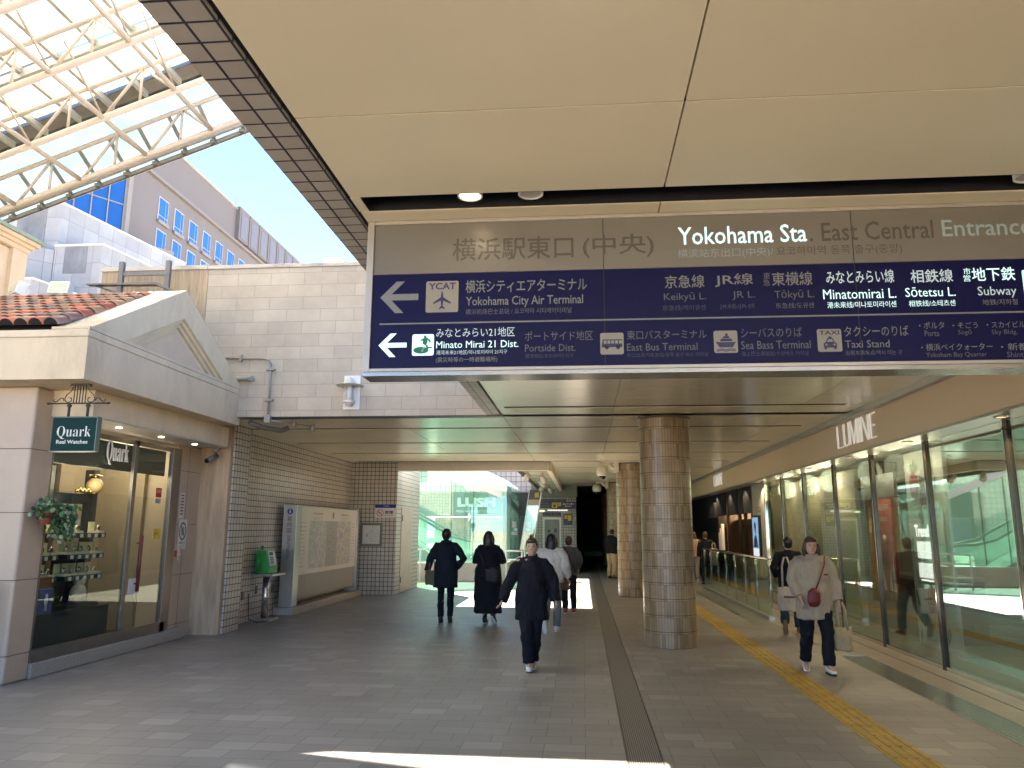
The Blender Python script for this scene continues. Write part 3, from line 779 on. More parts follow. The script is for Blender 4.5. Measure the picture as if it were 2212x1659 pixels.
# public telephone on a steel stand
ph = thing('telephone_stand', 'steel pedestal table with a square foot against the tiled wall', 'stand', (-5.52, 13.35, 0))
mb = MB(); mb.box(-5.72, -5.36, 13.18, 13.56, .0, .035); mb.build('foot', mat('satin_steel', (.5, .48, .45), .34, .9), ph, bevel=.006)
mb = MB(); mb.tube([(-5.55, 13.38, .035), (-5.55, 13.38, .75)], .055, 20); mb.build('pole', steel, ph)
mb = MB(); mb.box(-5.82 + .14, -5.30, 13.05, 13.62, .752, .79); mb.build('table_top', mat('stand_top', (.44, .42, .38), .35, .5), ph, bevel=.006)
gp = thing('public_telephone', 'bright green public telephone with keypad on the steel pedestal table', 'telephone', (-5.52, 13.3, .79))
grn = mat('telephone_green', (.05, .33, .075), .35, 0, .06, 8)
mb = MB(); mb.prism([(-5.66, 13.12, .792), (-5.40, 13.12, .792), (-5.40, 13.12, .90), (-5.47, 13.12, 1.19), (-5.66, 13.12, 1.19)], (0, .36, 0)); mb.build('housing', grn, gp, bevel=.012)
mb = MB(); mb.tube([(-5.56, 13.09, .87), (-5.60, 13.075, 1.0), (-5.57, 13.09, 1.13)], [.045, .026, .045], 12); mb.tube([(-5.60, 13.1, .86), (-5.63, 13.08, .80), (-5.57, 13.06, .83), (-5.5, 13.08, .80)], .008, 8); mb.build('handset', mat('handset_green', (.035, .25, .06), .4), gp)
mb = MB()
def onslope(yy0, yy1, a, b):   # strip of the sloping front between fractions a, b
    P = lambda f, yy: (-5.40 - .07 * f + .004, yy, .90 + .29 * f)
    return [P(a, yy0), P(a, yy1), P(b, yy1), P(b, yy0)]
mb.face(onslope(13.16, 13.44, .1, .95)); fp = mb.build('front_plate', mat('plate_grey', (.5, .5, .48), .4, .4), gp)
mb = MB()
for i in range(4):
    for j in range(3):
        q = onslope(13.2 + j * .05, 13.235 + j * .05, .2 + i * .11, .28 + i * .11); mb.face([(a + .003, b, c) for a, b, c in q])
mb.build('keypad', dark_steel, fp)
mb = MB(); q = onslope(13.2, 13.36, .7, .88); mb.face([(a + .003, b, c) for a, b, c in q]); mb.build('display', mat('display_dark', (.03, .05, .04), .2), fp)
mb = MB(); mb.tube([(-5.62, 13.3, 1.19), (-5.62, 13.3, 1.235)], .02, 10); mb.ell((-5.62, 13.3, 1.245), .024); mb.build('top_knob', MATS['handset_green'], gp)
mb = MB(); mb.tube([(-5.68, 12.98, .47), (-5.66, 12.95, .30), (-5.62, 12.9, .06), (-5.5, 12.95, .012), (-5.4, 13.1, .01)], .008, 6)
solo('power_cable', 'thin dark cable hanging from the wall socket beside the telephone stand', 'cable', mb, dark_steel)

# wall lamp and conduit on the parapet
wl = thing('wall_lamp', 'cream cylindrical wall lamp with a disc ring on the panel clad wall', 'wall lamp', (-3.345, 10.7, 3.27))
mb = MB(); mb.box(-3.46, -3.215, 10.725, 10.75, 3.272, 3.775); mb.build('back_plate', white_paint, wl, bevel=.006)
lc = mat('lamp_cream', (.66, .62, .55), .4)
mb = MB(); mb.lathe((-3.345, 10.635, 3.30), [(.0, 0), (.05, .01), (.055, .05), (.085, .055), (.085, .085), (.06, .088)], 24); mb.build('lower_cup', lc, wl)
mb = MB(); mb.lathe((-3.345, 10.635, 3.30), [(.06, .31), (.085, .315), (.085, .36), (.055, .365), (.05, .41), (.0, .44)], 24); mb.build('upper_cup', lc, wl)
mb = MB(); mb.tube([(-3.345, 10.635, 3.39), (-3.345, 10.635, 3.61)], .05, 18); mb.build('diffuser', mat('lamp_diffuser', (.7, .67, .6), .25), wl)
mb = MB()
for a in range(6):
    x, y = -3.345 + .072 * math.cos(a * 1.047), 10.635 + .072 * math.sin(a * 1.047); mb.tube([(x, y, 3.39), (x, y, 3.61)], .007, 6)
mb.build('guard', lc, wl)
mb = MB(); mb.lathe((-3.345, 10.635, 3.60), [(.06, .0), (.195, .004), (.2, .010), (.195, .016), (.06, .014)], 36); mb.build('disc_ring', mat('ring_steel', (.5, .48, .44), .35, .6), wl)
gpipe = mat('conduit_grey', (.30, .28, .255), .45, .3, .1, 8)
cp = thing('conduit_pipe', 'thin grey conduit pipe bent down the panel clad wall above the pediment shop', 'pipe', (-4.58, 10.7, 3.05))
mb = MB(); mb.tube([(-5.3, 10.71, 4.06), (-4.72, 10.71, 4.05), (-4.62, 10.71, 4.03), (-4.585, 10.71, 3.95), (-4.575, 10.71, 3.2)], .016, 10); mb.build('pipe', gpipe, cp)
for (x, z, h) in ((-5.05, 4.06, 1), (-4.583, 3.88, 0), (-4.577, 3.42, 0)):
    mb = MB()
    if h: mb.box(x - .015, x + .015, 10.69, 10.75, z - .05, z + .05)
    else: mb.box(x - .06, x + .06, 10.69, 10.75, z - .014, z + .014)
    mb.build('clamp', gpipe, cp)
mb = MB(); mb.box(-4.62, -4.53, 10.67, 10.748, 3.08, 3.2); mb.build('junction_box', gpipe, cp, bevel=.008)
mb = MB(); mb.tube([(-4.55, 10.72, 3.12), (-4.35, 11.0, 3.12), (-4.12, 11.35, 3.11)], .014, 8); mb.build('branch', gpipe, cp)
mb = MB(); mb.tube([(-4.3, 11.05, 3.05), (-4.3, 11.05, 3.15)], .02, 8); mb.tube([(-4.12, 11.35, 3.02), (-4.12, 11.35, 3.15)], .03, 8); mb.build('fitting', gpipe, cp)
mb = MB(); mb.tube([(-5.3, 10.7, 3.74), (-4.98, 10.68, 3.74), (-4.9, 10.66, 3.73), (-4.84, 10.62, 3.725)], .036, 12); mb.tube([(-4.86, 10.63, 3.726), (-4.80, 10.60, 3.722)], .046, 12)
solo('drain_pipe', 'short fat grey pipe stub poking out beside the pediment', 'pipe', mb, gpipe)
mb = MB(); mb.tube([(-4.98, 11.0, 3.13), (-4.85, 11.2, 3.08), (-4.62, 11.35, 3.05), (-4.52, 11.4, 3.1)], .04, 12)
solo('bent_pipe', 'dark bent pipe under the ceiling edge at the foot of the conduit', 'pipe', mb, mat('pipe_dark', (.16, .155, .15), .5, .2))

# ================================================================ pediment shop
q = thing('watch_shop', 'cream stucco shop building with a triangular pediment and red tiled roof', 'shop building', (-5.6, 9.0, 0))
XF = -5.05
# entablature
mb = MB(); mb.box(-12, XF, 7.215, 10.86, 3.51, 3.59)
mb.build('cornice', stucco, q, bevel=.012)
mb = MB(); mb.box(-12, XF - .012, 7.23, 10.845, 3.065, 3.508); mb.build('fascia', stucco, q)
mb = MB(); mb.box(-5.95, -5.35, 7.86, 11.13, 2.775, 3.063); mb.build('lower_fascia', stucco, q)
# pediment: thick gable with stepped triangular recess
ap = (9.04, 4.58); bl = (7.22, 3.665); br = (10.855, 3.665)
def tri(s):   # inner triangle, s=0 outermost opening
    oy, oz, hw, hh = 9.04, 3.625, 1.16 - s, .575
    k = .575 / 1.16
    return [(oy - hw, oz), (oy + hw, oz), (oy, oz + hw * k)]
mb = MB()
x0, x1 = XF - .42, XF + .0
o3 = [(7.22, 3.60), (10.855, 3.60), ap]; i3_ = tri(0); bl2, br2 = (7.22, 3.592), (10.855, 3.592)
def P(x, yz): return (x, yz[0], yz[1])
vo_ = [mb.bm.verts.new(P(x1, p_)) for p_ in o3]; vi = [mb.bm.verts.new(P(x1, p_)) for p_ in i3_]
for a, b in ((0, 2), (2, 1)):
    mb.bm.faces.new((vo_[a], vi[a], vi[b], vo_[b]))
mb.bm.faces.new((vo_[0], vo_[1], vi[1], vi[0]))
vb = [mb.bm.verts.new(P(x0, p_)) for p_ in o3]
for a, b in ((0, 1), (1, 2), (2, 0)): mb.bm.faces.new((vo_[a], vb[a], vb[b], vo_[b]))
mb.bm.faces.new(vb)
prev = vi; dx = x1
for s in range(1, 4):
    dx -= .035
    ring = [mb.bm.verts.new(P(dx, p_)) for p_ in tri((s - 1) * .11)]
    for a, b in ((0, 1), (1, 2), (2, 0)): mb.bm.faces.new((prev[a], prev[b], ring[b], ring[a]))
    nx = [mb.bm.verts.new(P(dx, p_)) for p_ in tri(s * .11)]
    for a, b in ((0, 1), (1, 2), (2, 0)): mb.bm.faces.new((ring[a], ring[b], nx[b], nx[a]))
    prev = nx
bmesh.ops.recalc_face_normals(mb.bm, faces=mb.bm.faces[:])
mb.box(x0, x1 - .002, 7.222, 10.853, 3.592, 3.62)
ped = mb.build('pediment', stucco, q)
mb = MB(); mb.face([(dx + .002, a, b) for a, b in tri(.335)]); mb.build('tympanum', mat('tympanum_warm_reflection', (.56, .43, .32), .7, 0, .08, 3, 0, 1, .3, .2), ped)  # peach tint paints in the warm reflection on this panel
# barrel tile roof, slope facing -Y, each tile with its own clay
tcm, t, p = newmat('clay_tile')
at = t.nodes.new('ShaderNodeVertexColor'); at.layer_name = 'Col'
nz = t.nodes.new('ShaderNodeTexNoise'); nz.inputs['Scale'].default_value = 9; nz.inputs['Detail'].default_value = 6
tcx = t.nodes.new('ShaderNodeTexCoord'); t.links.new(tcx.outputs['Object'], nz.inputs['Vector'])
mr = t.nodes.new('ShaderNodeMapRange'); mr.inputs[3].default_value = .75; mr.inputs[4].default_value = 1.25; t.links.new(nz.outputs['Fac'], mr.inputs[0])
vm = t.nodes.new('ShaderNodeVectorMath'); vm.operation = 'SCALE'; t.links.new(at.outputs[0], vm.inputs[0]); t.links.new(mr.outputs[0], vm.inputs['Scale'])
t.links.new(vm.outputs[0], p.inputs['Base Color']); p.inputs['Roughness'].default_value = .3; p.inputs['Specular IOR Level'].default_value = .6
mb = MB(); cl = mb.bm.loops.layers.color.new('Col')
ye, ze, yr, zr = 7.27, 3.63, 9.0, 4.47
sl_ = math.hypot(yr - ye, zr - ze); nrow = 9; step = sl_ / nrow
dv = Vector((0, yr - ye, zr - ze)).normalized(); nv = Vector((0, -dv.z, dv.y))
pitch = .166
clays = [(.66, .36, .25), (.60, .43, .32), (.48, .36, .30), (.70, .37, .25), (.55, .42, .35), (.45, .35, .31), (.64, .48, .36)]
for c in range(40):
    xc = -5.50 - c * pitch
    for r_ in range(nrow):
        col = random.choice(clays); k = random.uniform(.85, 1.15)
        col = (col[0] * k, col[1] * k, col[2] * k, 1)
        j = random.uniform(-.006, .006)
        p0 = Vector((xc + j, ye, ze)) + dv * (step * r_ - .02) + nv * .03
        p1 = p0 + dv * (step + .035) - nv * .02
        n = 10; ra, rb_ = .092, .078
        A = [p0 + X * (ra * math.cos(math.pi * i / n)) + nv * (ra * .95 * math.sin(math.pi * i / n)) for i in range(n + 1)]
        B = [p1 + X * (rb_ * math.cos(math.pi * i / n)) + nv * (rb_ * .95 * math.sin(math.pi * i / n)) for i in range(n + 1)]
        A2 = [p0 + X * ((ra - .014) * math.cos(math.pi * i / n)) + nv * ((ra - .014) * .95 * math.sin(math.pi * i / n)) for i in range(n + 1)]
        va, vb2, va2 = [mb.bm.verts.new(v) for v in A], [mb.bm.verts.new(v) for v in B], [mb.bm.verts.new(v) for v in A2]
        for i in range(n):
            for f in (mb.bm.faces.new((va[i], va[i + 1], vb2[i + 1], vb2[i])), mb.bm.faces.new((va2[i], va2[i + 1], va[i + 1], va[i]))):
                f.smooth = True
                for l in f.loops: l[cl] = col
        f = mb.bm.faces.new(va2)
        for l in f.loops: l[cl] = (.02, .012, .01, 1)
# ridge tiles along X
for c in range(22):
    xa = -5.43 - c * .33; col = random.choice(clays[1:]); col = (col[0] * 1.1, col[1] * 1.1, col[2] * 1.1, 1)
    n = 12
    segs_ = [(xa, .078), (xa - .285, .072), (xa - .287, .10), (xa - .33, .094)]
    rings = [[mb.bm.verts.new((x, 9.04 + r_ * math.cos(math.pi * i / n), 4.48 + r_ * 1.05 * math.sin(math.pi * i / n))) for i in range(n + 1)] for x, r_ in segs_]
    for a in range(3):
        for i in range(n):
            f = mb.bm.faces.new((rings[a][i], rings[a][i + 1], rings[a + 1][i + 1], rings[a + 1][i])); f.smooth = True
            for l in f.loops: l[cl] = col
roofp = mb.build('tiled_roof', tcm, q)
mb = MB(); mb.prism([(-12, 7.24, 3.592), (-12, 10.84, 3.592), (-12, 9.04, 4.44)], (6.53, 0, 0)); mb.build('roof_deck', mat('roof_under', (.05, .035, .03), .9), q)
# walls, pier, window
mb = MB(); mb.box(-6.6, -5.83, 7.6, 7.965, 0, 3.06); mb.build('corner_pier', marble, q, bevel=.03, seg=4)
mb = MB()
for z in (.28, 1.03, 1.72, 2.39): mb.box(-6.7, -5.8275, 7.597, 7.968, z - .004, z + .004)
mb.build('joint', mat('joint_brown', (.13, .10, .075), .8), q)
mb = MB(); mb.box(-12, -6.6, 7.62, 7.9, 0, 3.06); mb.build('side_wall', cream_paint, q)
mb = MB(); mb.box(-6.3, -5.80, 7.967, 11.08, 0, .155); mb.build('step', granite, q, bevel=.012)
mb = MB(); mb.box(-6.4, -5.905, 10.72, 11.428, 0, 2.773); mb.build('marble_pier', marble, q)
mb = MB()
for z in (.2, .9, 1.62, 2.4): mb.box(-6.3, -5.902, 10.722, 11.427, z - .003, z + .003)
mb.box(-5.9035, -5.9015, 11.06, 11.064, 0, 2.77)
mb.build('joint', MATS['joint_brown'], q)
mb = MB(); mb.box(-6.3, -5.445, 11.43, 11.528, 0, ZC + .3); mb.build('pilaster', travertine, q)
mb = MB(); mb.box(-6.3, -5.95, 7.97, 10.7, 2.70, 2.773); mb.build('shopfront_soffit', cream_paint, q)
mb = MB(); mb.box(-6.3, -5.36, 7.9, 11.12, 2.765, 2.774); mb.build('soffit', mat('soffit_grey', (.50, .47, .42), .6), q)
fr = mat('bronze_frame', (.20, .19, .175), .35, .7, .08, 6)
mb = MB(); mb.box(-5.90, -5.83, 7.966, 10.67, .157, .285); mb.box(-5.89, -5.845, 9.55, 9.63, .286, 2.70); mb.box(-5.90, -5.83, 10.48, 10.60, .157, 2.70); mb.box(-5.93, -5.84, 10.602, 10.72, .157, 2.70); mb.box(-5.89, -5.845, 7.966, 8.0, .286, 2.70); mb.box(-5.89, -5.845, 8.0, 10.48, 2.64, 2.70)
mb.build('window_frame', fr, q, bevel=.003)
shopglass = glass('shop_glass', (.88, .93, .91), .9, 0, .01)
mb = MB(); mb.box(-5.868, -5.86, 8.0, 9.55, .285, 2.64); mb.build('display_glass', shopglass, q)
mb = MB(); mb.box(-5.868, -5.86, 9.63, 10.48, .30, 2.64); dr = mb.build('glass_door', shopglass, q)
mb = MB(); mb.tube([(-5.80, 9.80, .75), (-5.80, 9.80, 1.47)], .022, 12); mb.tube([(-5.86, 9.80, .85), (-5.80, 9.80, .85)], .01, 8); mb.tube([(-5.86, 9.80, 1.37), (-5.80, 9.80, 1.37)], .01, 8); mb.build('pull_handle', mat('handle_red', (.13, .03, .025), .35), dr)
mb = MB(); mb.box(-5.855, -5.85, 9.68, 9.92, .72, .92); mb.build('sticker', white_paint, dr)
mb = MB(); mb.box(-5.858, -5.855, 10.14, 10.28, 1.98, 2.11); mb.build('red_sticker', mat('sticker_red', (.5, .03, .03), .5), dr)
text('防犯', (-5.853, 10.16, 2.04), Y, Z, .1, .05, white_paint, dr)
mb = MB(); mb.box(-5.858, -5.855, 10.14, 10.27, 1.90, 1.965); mb.build('small_sticker', mat('sticker_grey', (.25, .3, .33), .5), dr)
mb = MB(); mb.box(-5.858, -5.855, 10.16, 10.33, 1.42, 1.56); mb.build('yellow_sticker', mat('sticker_yellow', (.62, .45, .03), .5), dr)
text('自動ドア', (-5.853, 10.18, 1.47), Y, Z, .12, .04, ink, dr)
# glass lettering
text('𝐐𝐮𝐚𝐫𝐤', (-5.845, 8.93, 2.335), Y, Z, .46, .30, white_paint, q, bold=-.012, thick=.012)
# interior
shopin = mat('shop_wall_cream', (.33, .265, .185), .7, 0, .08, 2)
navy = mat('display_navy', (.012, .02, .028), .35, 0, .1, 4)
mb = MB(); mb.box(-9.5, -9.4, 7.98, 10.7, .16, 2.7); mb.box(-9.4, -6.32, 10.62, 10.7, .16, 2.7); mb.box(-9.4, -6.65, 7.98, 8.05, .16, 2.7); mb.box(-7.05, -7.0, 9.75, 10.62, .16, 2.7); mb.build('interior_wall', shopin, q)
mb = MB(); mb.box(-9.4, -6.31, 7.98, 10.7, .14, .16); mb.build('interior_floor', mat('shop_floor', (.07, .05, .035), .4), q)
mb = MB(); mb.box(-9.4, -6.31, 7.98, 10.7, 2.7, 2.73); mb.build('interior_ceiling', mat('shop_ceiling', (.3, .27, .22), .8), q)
for (xx, yy) in ((-6.8, 8.5), (-7.4, 9.2), (-6.9, 9.9), (-8.2, 8.6), (-8.2, 10.0)):
    mb = MB(); mb.lathe((xx, yy, 2.685), [(.045, 0), (.045, .012)], 16); mb.build('spot_lamp', emis('spot_warm', (1, .78, .5), 9), q)
for (xx, yy) in ((-5.6, 8.75), (-5.6, 9.7), (-5.6, 10.6)):
    mb = MB(); mb.lathe((xx, yy, 2.757), [(.035, 0), (.035, .008)], 16); mb.build('soffit_lamp', emis('spot_warm', (1, .78, .5), 9), q)
for (xx, yy, e) in ((-6.35, 10.05, 2.4), (-8.3, 9.0, .6), (-6.0, 8.35, 1.5), (-6.0, 9.05, 1.7)):
    l = bpy.data.lights.new('lamp', 'POINT'); l.energy = e; l.color = (1, .8, .56); l.shadow_soft_size = .25
    o = bpy.data.objects.new('lamp', l); COL.objects.link(o); o.location = (xx + 5.6, yy - 9.0, 2.2 if xx > -6.1 else 2.45); o.parent = q

# display furniture inside the window
ds = thing('display_stand', 'dark open display rack with three tiers behind the shop window', 'display rack', (-6.25, 8.85, .16))
mb = MB(); mb.box(-6.5, -5.98, 8.02, 9.5, .165, .62); mb.build('base_cabinet', navy, ds)
for yy in (8.03, 8.57, 9.42):
    mb = MB(); mb.box(-6.42, -6.30, yy, yy + .11, .622, 2.3); mb.build('upright', navy, ds)
mb = MB(); mb.box(-6.42, -6.36, 8.165, 9.415, 1.86, 1.99); mb.build('cross_bar', navy, ds)
mb = MB(); mb.box(-5.965, -5.945, 8.0, 10.47, 2.29, 2.64); mb.build('fascia_board', navy, ds)
mb = MB(); mb.box(-6.46, -6.425, 8.05, 8.57, .63, 1.9); mb.box(-6.46, -6.425, 9.0, 9.42, .63, 1.2); mb.build('back_panel', navy, ds)
for zz in (1.0, 1.25, 1.50):
    mb = MB(); mb.box(-6.36, -6.05, 8.12, 8.56, zz - .055, zz); mb.build('shelf', navy, ds)
    mb = MB(); mb.box(-6.36, -6.05, 8.70, 9.40, zz - .055, zz); mb.build('shelf', navy, ds)
    mb = MB()
    for k in range(8):
        yy = (8.17 + k * .14) if k < 3 else (8.76 + (k - 3) * .14)
        mb.box(-6.05, -6.043, yy, yy + .05, zz - .05, zz - .008)
    mb.build('price_card', mat('card_white', (.7, .68, .62), .6), ds)
wb = thing('watch_box', 'small open cream box with a watch on a dark display shelf', 'watch box', (-6.15, 8.78, 1.5), 'watch boxes on the window shelves')
mb = MB(); mb.box(-6.22, -6.08, 8.74, 8.85, 1.502, 1.53); mb.build('tray', mat('box_cream', (.68, .62, .40), .6), wb)
mb = MB(); mb.box(-6.235, -6.22, 8.74, 8.85, 1.503, 1.64); mb.build('lid', mat('box_lid', (.74, .70, .45), .6), wb)
mb = MB(); mb.lathe((-6.14, 8.795, 1.56), [(.03, 0), (.034, .012), (.026, .016)], 14, 'X'); mb.tube([(-6.14, 8.795, 1.53), (-6.14, 8.795, 1.60)], .012, 8); mb.build('watch', chrome, wb)
for zz in (1.5, 1.25, 1.0):
    for k in range(8):
        yy = (8.22 + k * .14) if k < 3 else (8.78 + (k - 3) * .14)
        if zz == 1.5 and k == 3: continue
        if random.random() < .1: continue
        dup(wb, (-6.15, yy + random.uniform(-.01, .01), zz))
gb = thing('globe', 'old tan globe on a brass stand on top of the display rack', 'globe', (-6.2, 9.3, 2.0))
mb = MB(); mb.ell((-6.2, 9.3, 2.09), .10, 20, 14); mb.build('ball', mat('globe_tan', (.42, .28, .13), .4, 0, .35, 9), gb)
mb = MB(); mb.lathe((-6.2, 9.3, 1.99), [(.05, 0), (.03, .01), (.012, .02)], 14); mb.tube([(-6.2, 9.3, 2.19), (-6.2, 9.3, 2.23)], .012); mb.tube([(-6.2, 9.17, 2.22), (-6.2, 9.30, 2.235), (-6.2, 9.44, 2.22)], .008); mb.build('brass_stand', mat('brass', (.55, .38, .14), .25, 1), gb)
mb = MB()
for k in range(7): mb.ell((-6.15, 8.9 + .04 * k + random.uniform(-.01, .01), 2.01 + .02 * (k % 2)), .024, 8, 6)
solo('brass_ornament', 'cluster of shiny brass ornaments beside the globe', 'ornament', mb, MATS['brass'])
mb = MB(); mb.box(-6.3, -6.0, 8.1, 8.42, .625, 1.02); ch_ = solo('wooden_chest', 'reddish brown wooden box low in the shop window', 'box', mb, mat('chest_wood', (.16, .055, .03), .45, 0, .2, 12), bevel=.01)
bbx = thing('blue_box', 'blue display card with a silver watch shape in front of the wooden box', 'display card', (-5.97, 8.27, .62))
mb = MB(); mb.box(-5.985, -5.96, 8.17, 8.40, .623, .90); mb.build('card', mat('card_blue', (.02, .06, .22), .4), bbx, bevel=.008)
mb = MB(); mb.ell((-5.955, 8.29, .75), (.006, .03, .045)); mb.tube([(-5.955, 8.29, .66), (-5.955, 8.29, .84)], .014); mb.build('print', mat('print_silver', (.5, .52, .55), .4), bbx)
mb = MB(); mb.ell((-6.1, 9.05, .78), (.09, .10, .13)); mb.ell((-6.1, 9.05, .93), (.07, .07, .06)); solo('plush_doll', 'small cream and red doll sitting low in the shop window', 'doll', mb, mat('doll_cream', (.5, .42, .30), .9, 0, .4, 10))
mb = MB(); mb.box(-6.15, -5.98, 8.86, 9.28, .623, .70); solo('dark_case', 'low dark watch case under the doll', 'case', mb, dark_steel, bevel=.006)
pic = thing('framed_picture', 'framed green picture on the back wall seen through the shop door', 'picture', (-9.38, 9.9, 1.5))
mb = MB(); mb.box(-6.55, -6.5, 0, 0, 0, 0) if False else mb.box(-7.4, -7.36, 9.15, 9.72, 1.2, 1.85); mb.build('frame', mat('picture_frame', (.45, .36, .24), .5), pic)
mb = MB(); mb.box(-7.358, -7.35, 9.23, 9.64, 1.28, 1.77); mb.build('print', mat('picture_green', (.10, .16, .10), .6, 0, .3, 8), pic)

# hanging shop sign with wrought iron bracket
hs = thing('hanging_sign', 'dark green hanging sign reading Quark Real Watches on wrought iron', 'sign', (-5.27, 7.5, 2.35))
mb = MB(); mb.box(-5.518, -5.03, 7.47, 7.53, 2.35, 2.705); mb.build('board', mat('sign_green', (.006, .034, .031), .6, 0, .08, 6, 0, 1, .12), hs, bevel=.006)
mb = MB()
for a in ((-5.526, -5.022, 2.70, 2.71), (-5.526, -5.022, 2.343, 2.352)): mb.box(a[0], a[1], 7.465, 7.535, a[2], a[3])
mb.box(-5.029, -5.020, 7.465, 7.535, 2.353, 2.699); mb.build('trim', mat('sign_trim_green', (.12, .16, .14), .4, .3), hs)
wt = mat('sign_lettering', (.62, .63, .56), .5)
text('𝐐𝐮𝐚𝐫𝐤', (-5.46, 7.4685, 2.475), X, Z, .375, .135, wt, hs, bold=-.01)
text('Real Watches', (-5.455, 7.4685, 2.425), X, Z, .345, .04, wt, hs, bold=.02)
iron = mat('wrought_iron', (.055, .05, .042), .55, .4, .2, 30)
mb = MB()
mb.tube([(-5.61, 7.5, 2.855), (-4.945, 7.5, 2.855)], .0085, 8); mb.ell((-5.61, 7.5, 2.855), (.022, .012, .012)); mb.ell((-4.945, 7.5, 2.855), (.022, .012, .012))
for x in (-5.375, -5.165):
    mb.tube([(x, 7.5, 2.70), (x, 7.5, 2.84)], .014, 8); mb.ell((x, 7.5, 2.83), (.026, .02, .02))
for k in range(5): mb.tube([(-5.335 + k * .032, 7.5, 2.86), (-5.335 + k * .032, 7.5, 3.06)], .006, 6)
mb.box(-5.375, -5.165, 7.48, 7.52, 3.047, 3.063)
def scroll(c, r_, a0, turns, s, k=26):
    pts = []
    for i in range(k):
        f = i / (k - 1); a = a0 + s * turns * 2 * math.pi * f; rr_ = r_ * (1 - .72 * f)
        pts.append((c[0] + rr_ * math.cos(a), 7.5, c[1] + rr_ * math.sin(a)))
    return pts
for s in (-1, 1):
    cx = -5.27
    mb.tube([(cx + s * .085, 7.5, 3.03), (cx + s * .10, 7.5, 2.99), (cx + s * .15, 7.5, 2.945), (cx + s * .168, 7.5, 2.905), (cx + s * .15, 7.5, 2.873), (cx + s * .115, 7.5, 2.866), (cx + s * .09, 7.5, 2.885), (cx + s * .095, 7.5, 2.915), (cx + s * .115, 7.5, 2.915)], .0055, 6)
    mb.tube([(cx + s * .17, 7.5, 2.88), (cx + s * .19, 7.5, 2.915), (cx + s * .215, 7.5, 2.91), (cx + s * .25, 7.5, 2.88), (cx + s * .275, 7.5, 2.872), (cx + s * .292, 7.5, 2.887), (cx + s * .28, 7.5, 2.90)], .0055, 6)
    mb.tube([(cx + s * .11, 7.5, 3.05), (cx + s * .125, 7.5, 3.04), (cx + s * .115, 7.5, 3.03)], .005, 6)
mb.build('iron_bracket', iron, hs)

# hanging plant
pt = thing('hanging_plant', 'trailing variegated ivy in a terracotta pot on the shop corner pier', 'plant', (-5.72, 7.85, 1.6))
mb = MB(); mb.lathe((-5.72, 7.80, 1.60), [(.05, 0), (.075, .12), (.085, .12), (.085, .15), (.07, .15)], 18); mb.build('pot', mat('terracotta', (.28, .09, .05), .7), pt)
lf, t, p = newmat('ivy_leaf')
oi = t.nodes.new('ShaderNodeVertexColor'); oi.layer_name = 'Col'; t.links.new(oi.outputs[0], p.inputs['Base Color']); p.inputs['Roughness'].default_value = .5
mb = MB(); cl = mb.bm.loops.layers.color.new('Col')
rng = random.Random(3)
for i in range(900):
    u = rng.random()
    if u < .62: c = Vector((-5.70 + rng.gauss(0, .05), 8.02 + rng.gauss(0, .085), 1.80 - abs(rng.gauss(0, .11))))
    elif u < .8: c = Vector((-5.71 + rng.gauss(0, .045), 7.78 + rng.gauss(0, .06), 1.77 + rng.gauss(0, .05)))
    else:
        st = rng.choice([7.98, 8.03, 8.10, 8.16, 8.2]); c = Vector((-5.68 + rng.gauss(0, .02), st + rng.gauss(0, .02), 1.78 - rng.random() * .36))
    sz = rng.uniform(.017, .034); col = rng.choice([(.19, .34, .17), (.27, .42, .24), (.15, .27, .13), (.55, .6, .47)])
    nrm = Vector((rng.uniform(.2, 1), rng.uniform(-1, .4), rng.uniform(-.3, 1))).normalized(); a = nrm.cross(Vector((rng.random(), rng.random(), rng.random() - .5))).normalized(); b = nrm.cross(a)
    vs = [mb.bm.verts.new(c + a * (sz * math.cos(k * 1.0472)) + b * (sz * .8 * math.sin(k * 1.0472)) + nrm * (.25 * sz * (k % 2))) for k in range(6)]
    f = mb.bm.faces.new(vs)
    for l in f.loops: l[cl] = col + (1,)
mb.build('foliage', lf, pt)

# cctv, stickers, sign on the marble pier
cc = thing('security_camera', 'small grey bullet camera under the lower fascia beside the pilaster', 'security camera', (-5.6, 11.25, 2.7))
mb = MB(); mb.lathe((-5.62, 11.3, 2.72), [(.05, .0), (.05, .05)], 16); mb.tube([(-5.62, 11.3, 2.72), (-5.62, 11.28, 2.64)], .015); mb.build('mount', mat('camera_grey', (.35, .34, .32), .4), cc)
mb = MB(); mb.tube([(-5.60, 11.30, 2.66), (-5.66, 11.12, 2.57)], .042, 16); mb.build('body', mat('camera_grey2', (.17, .165, .16), .35), cc, bevel=0)
mb = MB(); mb.tube([(-5.66, 11.119, 2.569), (-5.664, 11.105, 2.562)], .034, 16); mb.build('lens', mat('lens_black', (.01, .01, .01), .1), cc)
fl = thing('paper_flyer', 'narrow white and red flyer taped to the marble pier', 'flyer', (-5.895, 11.0, 1.7))
mb = MB(); mb.box(-5.90, -5.897, 10.87, 11.01, 1.71, 2.08); mb.build('sheet', mat('flyer_paper', (.66, .60, .56), .6), fl)
for k in range(7):
    mb = MB(); mb.box(-5.8965, -5.896, 10.895, 10.985, 2.03 - k * .045, 2.05 - k * .045); mb.build('print_line', red if k in (0, 1, 4) else MATS['print_ink'], fl)
ng = thing('no_entry_notice', 'white notice with a crossed out camera in a ring on the marble pier', 'notice', (-5.895, 11.05, 1.3))
mb = MB(); mb.box(-5.90, -5.895, 10.90, 11.13, 1.26, 1.69); mb.build('plate', MATS['sign_white'], ng)
mb = MB(); n = 28; oc = circ(11.015, 1.52, .10, .13); ic = circ(11.015, 1.52, .08, .108)
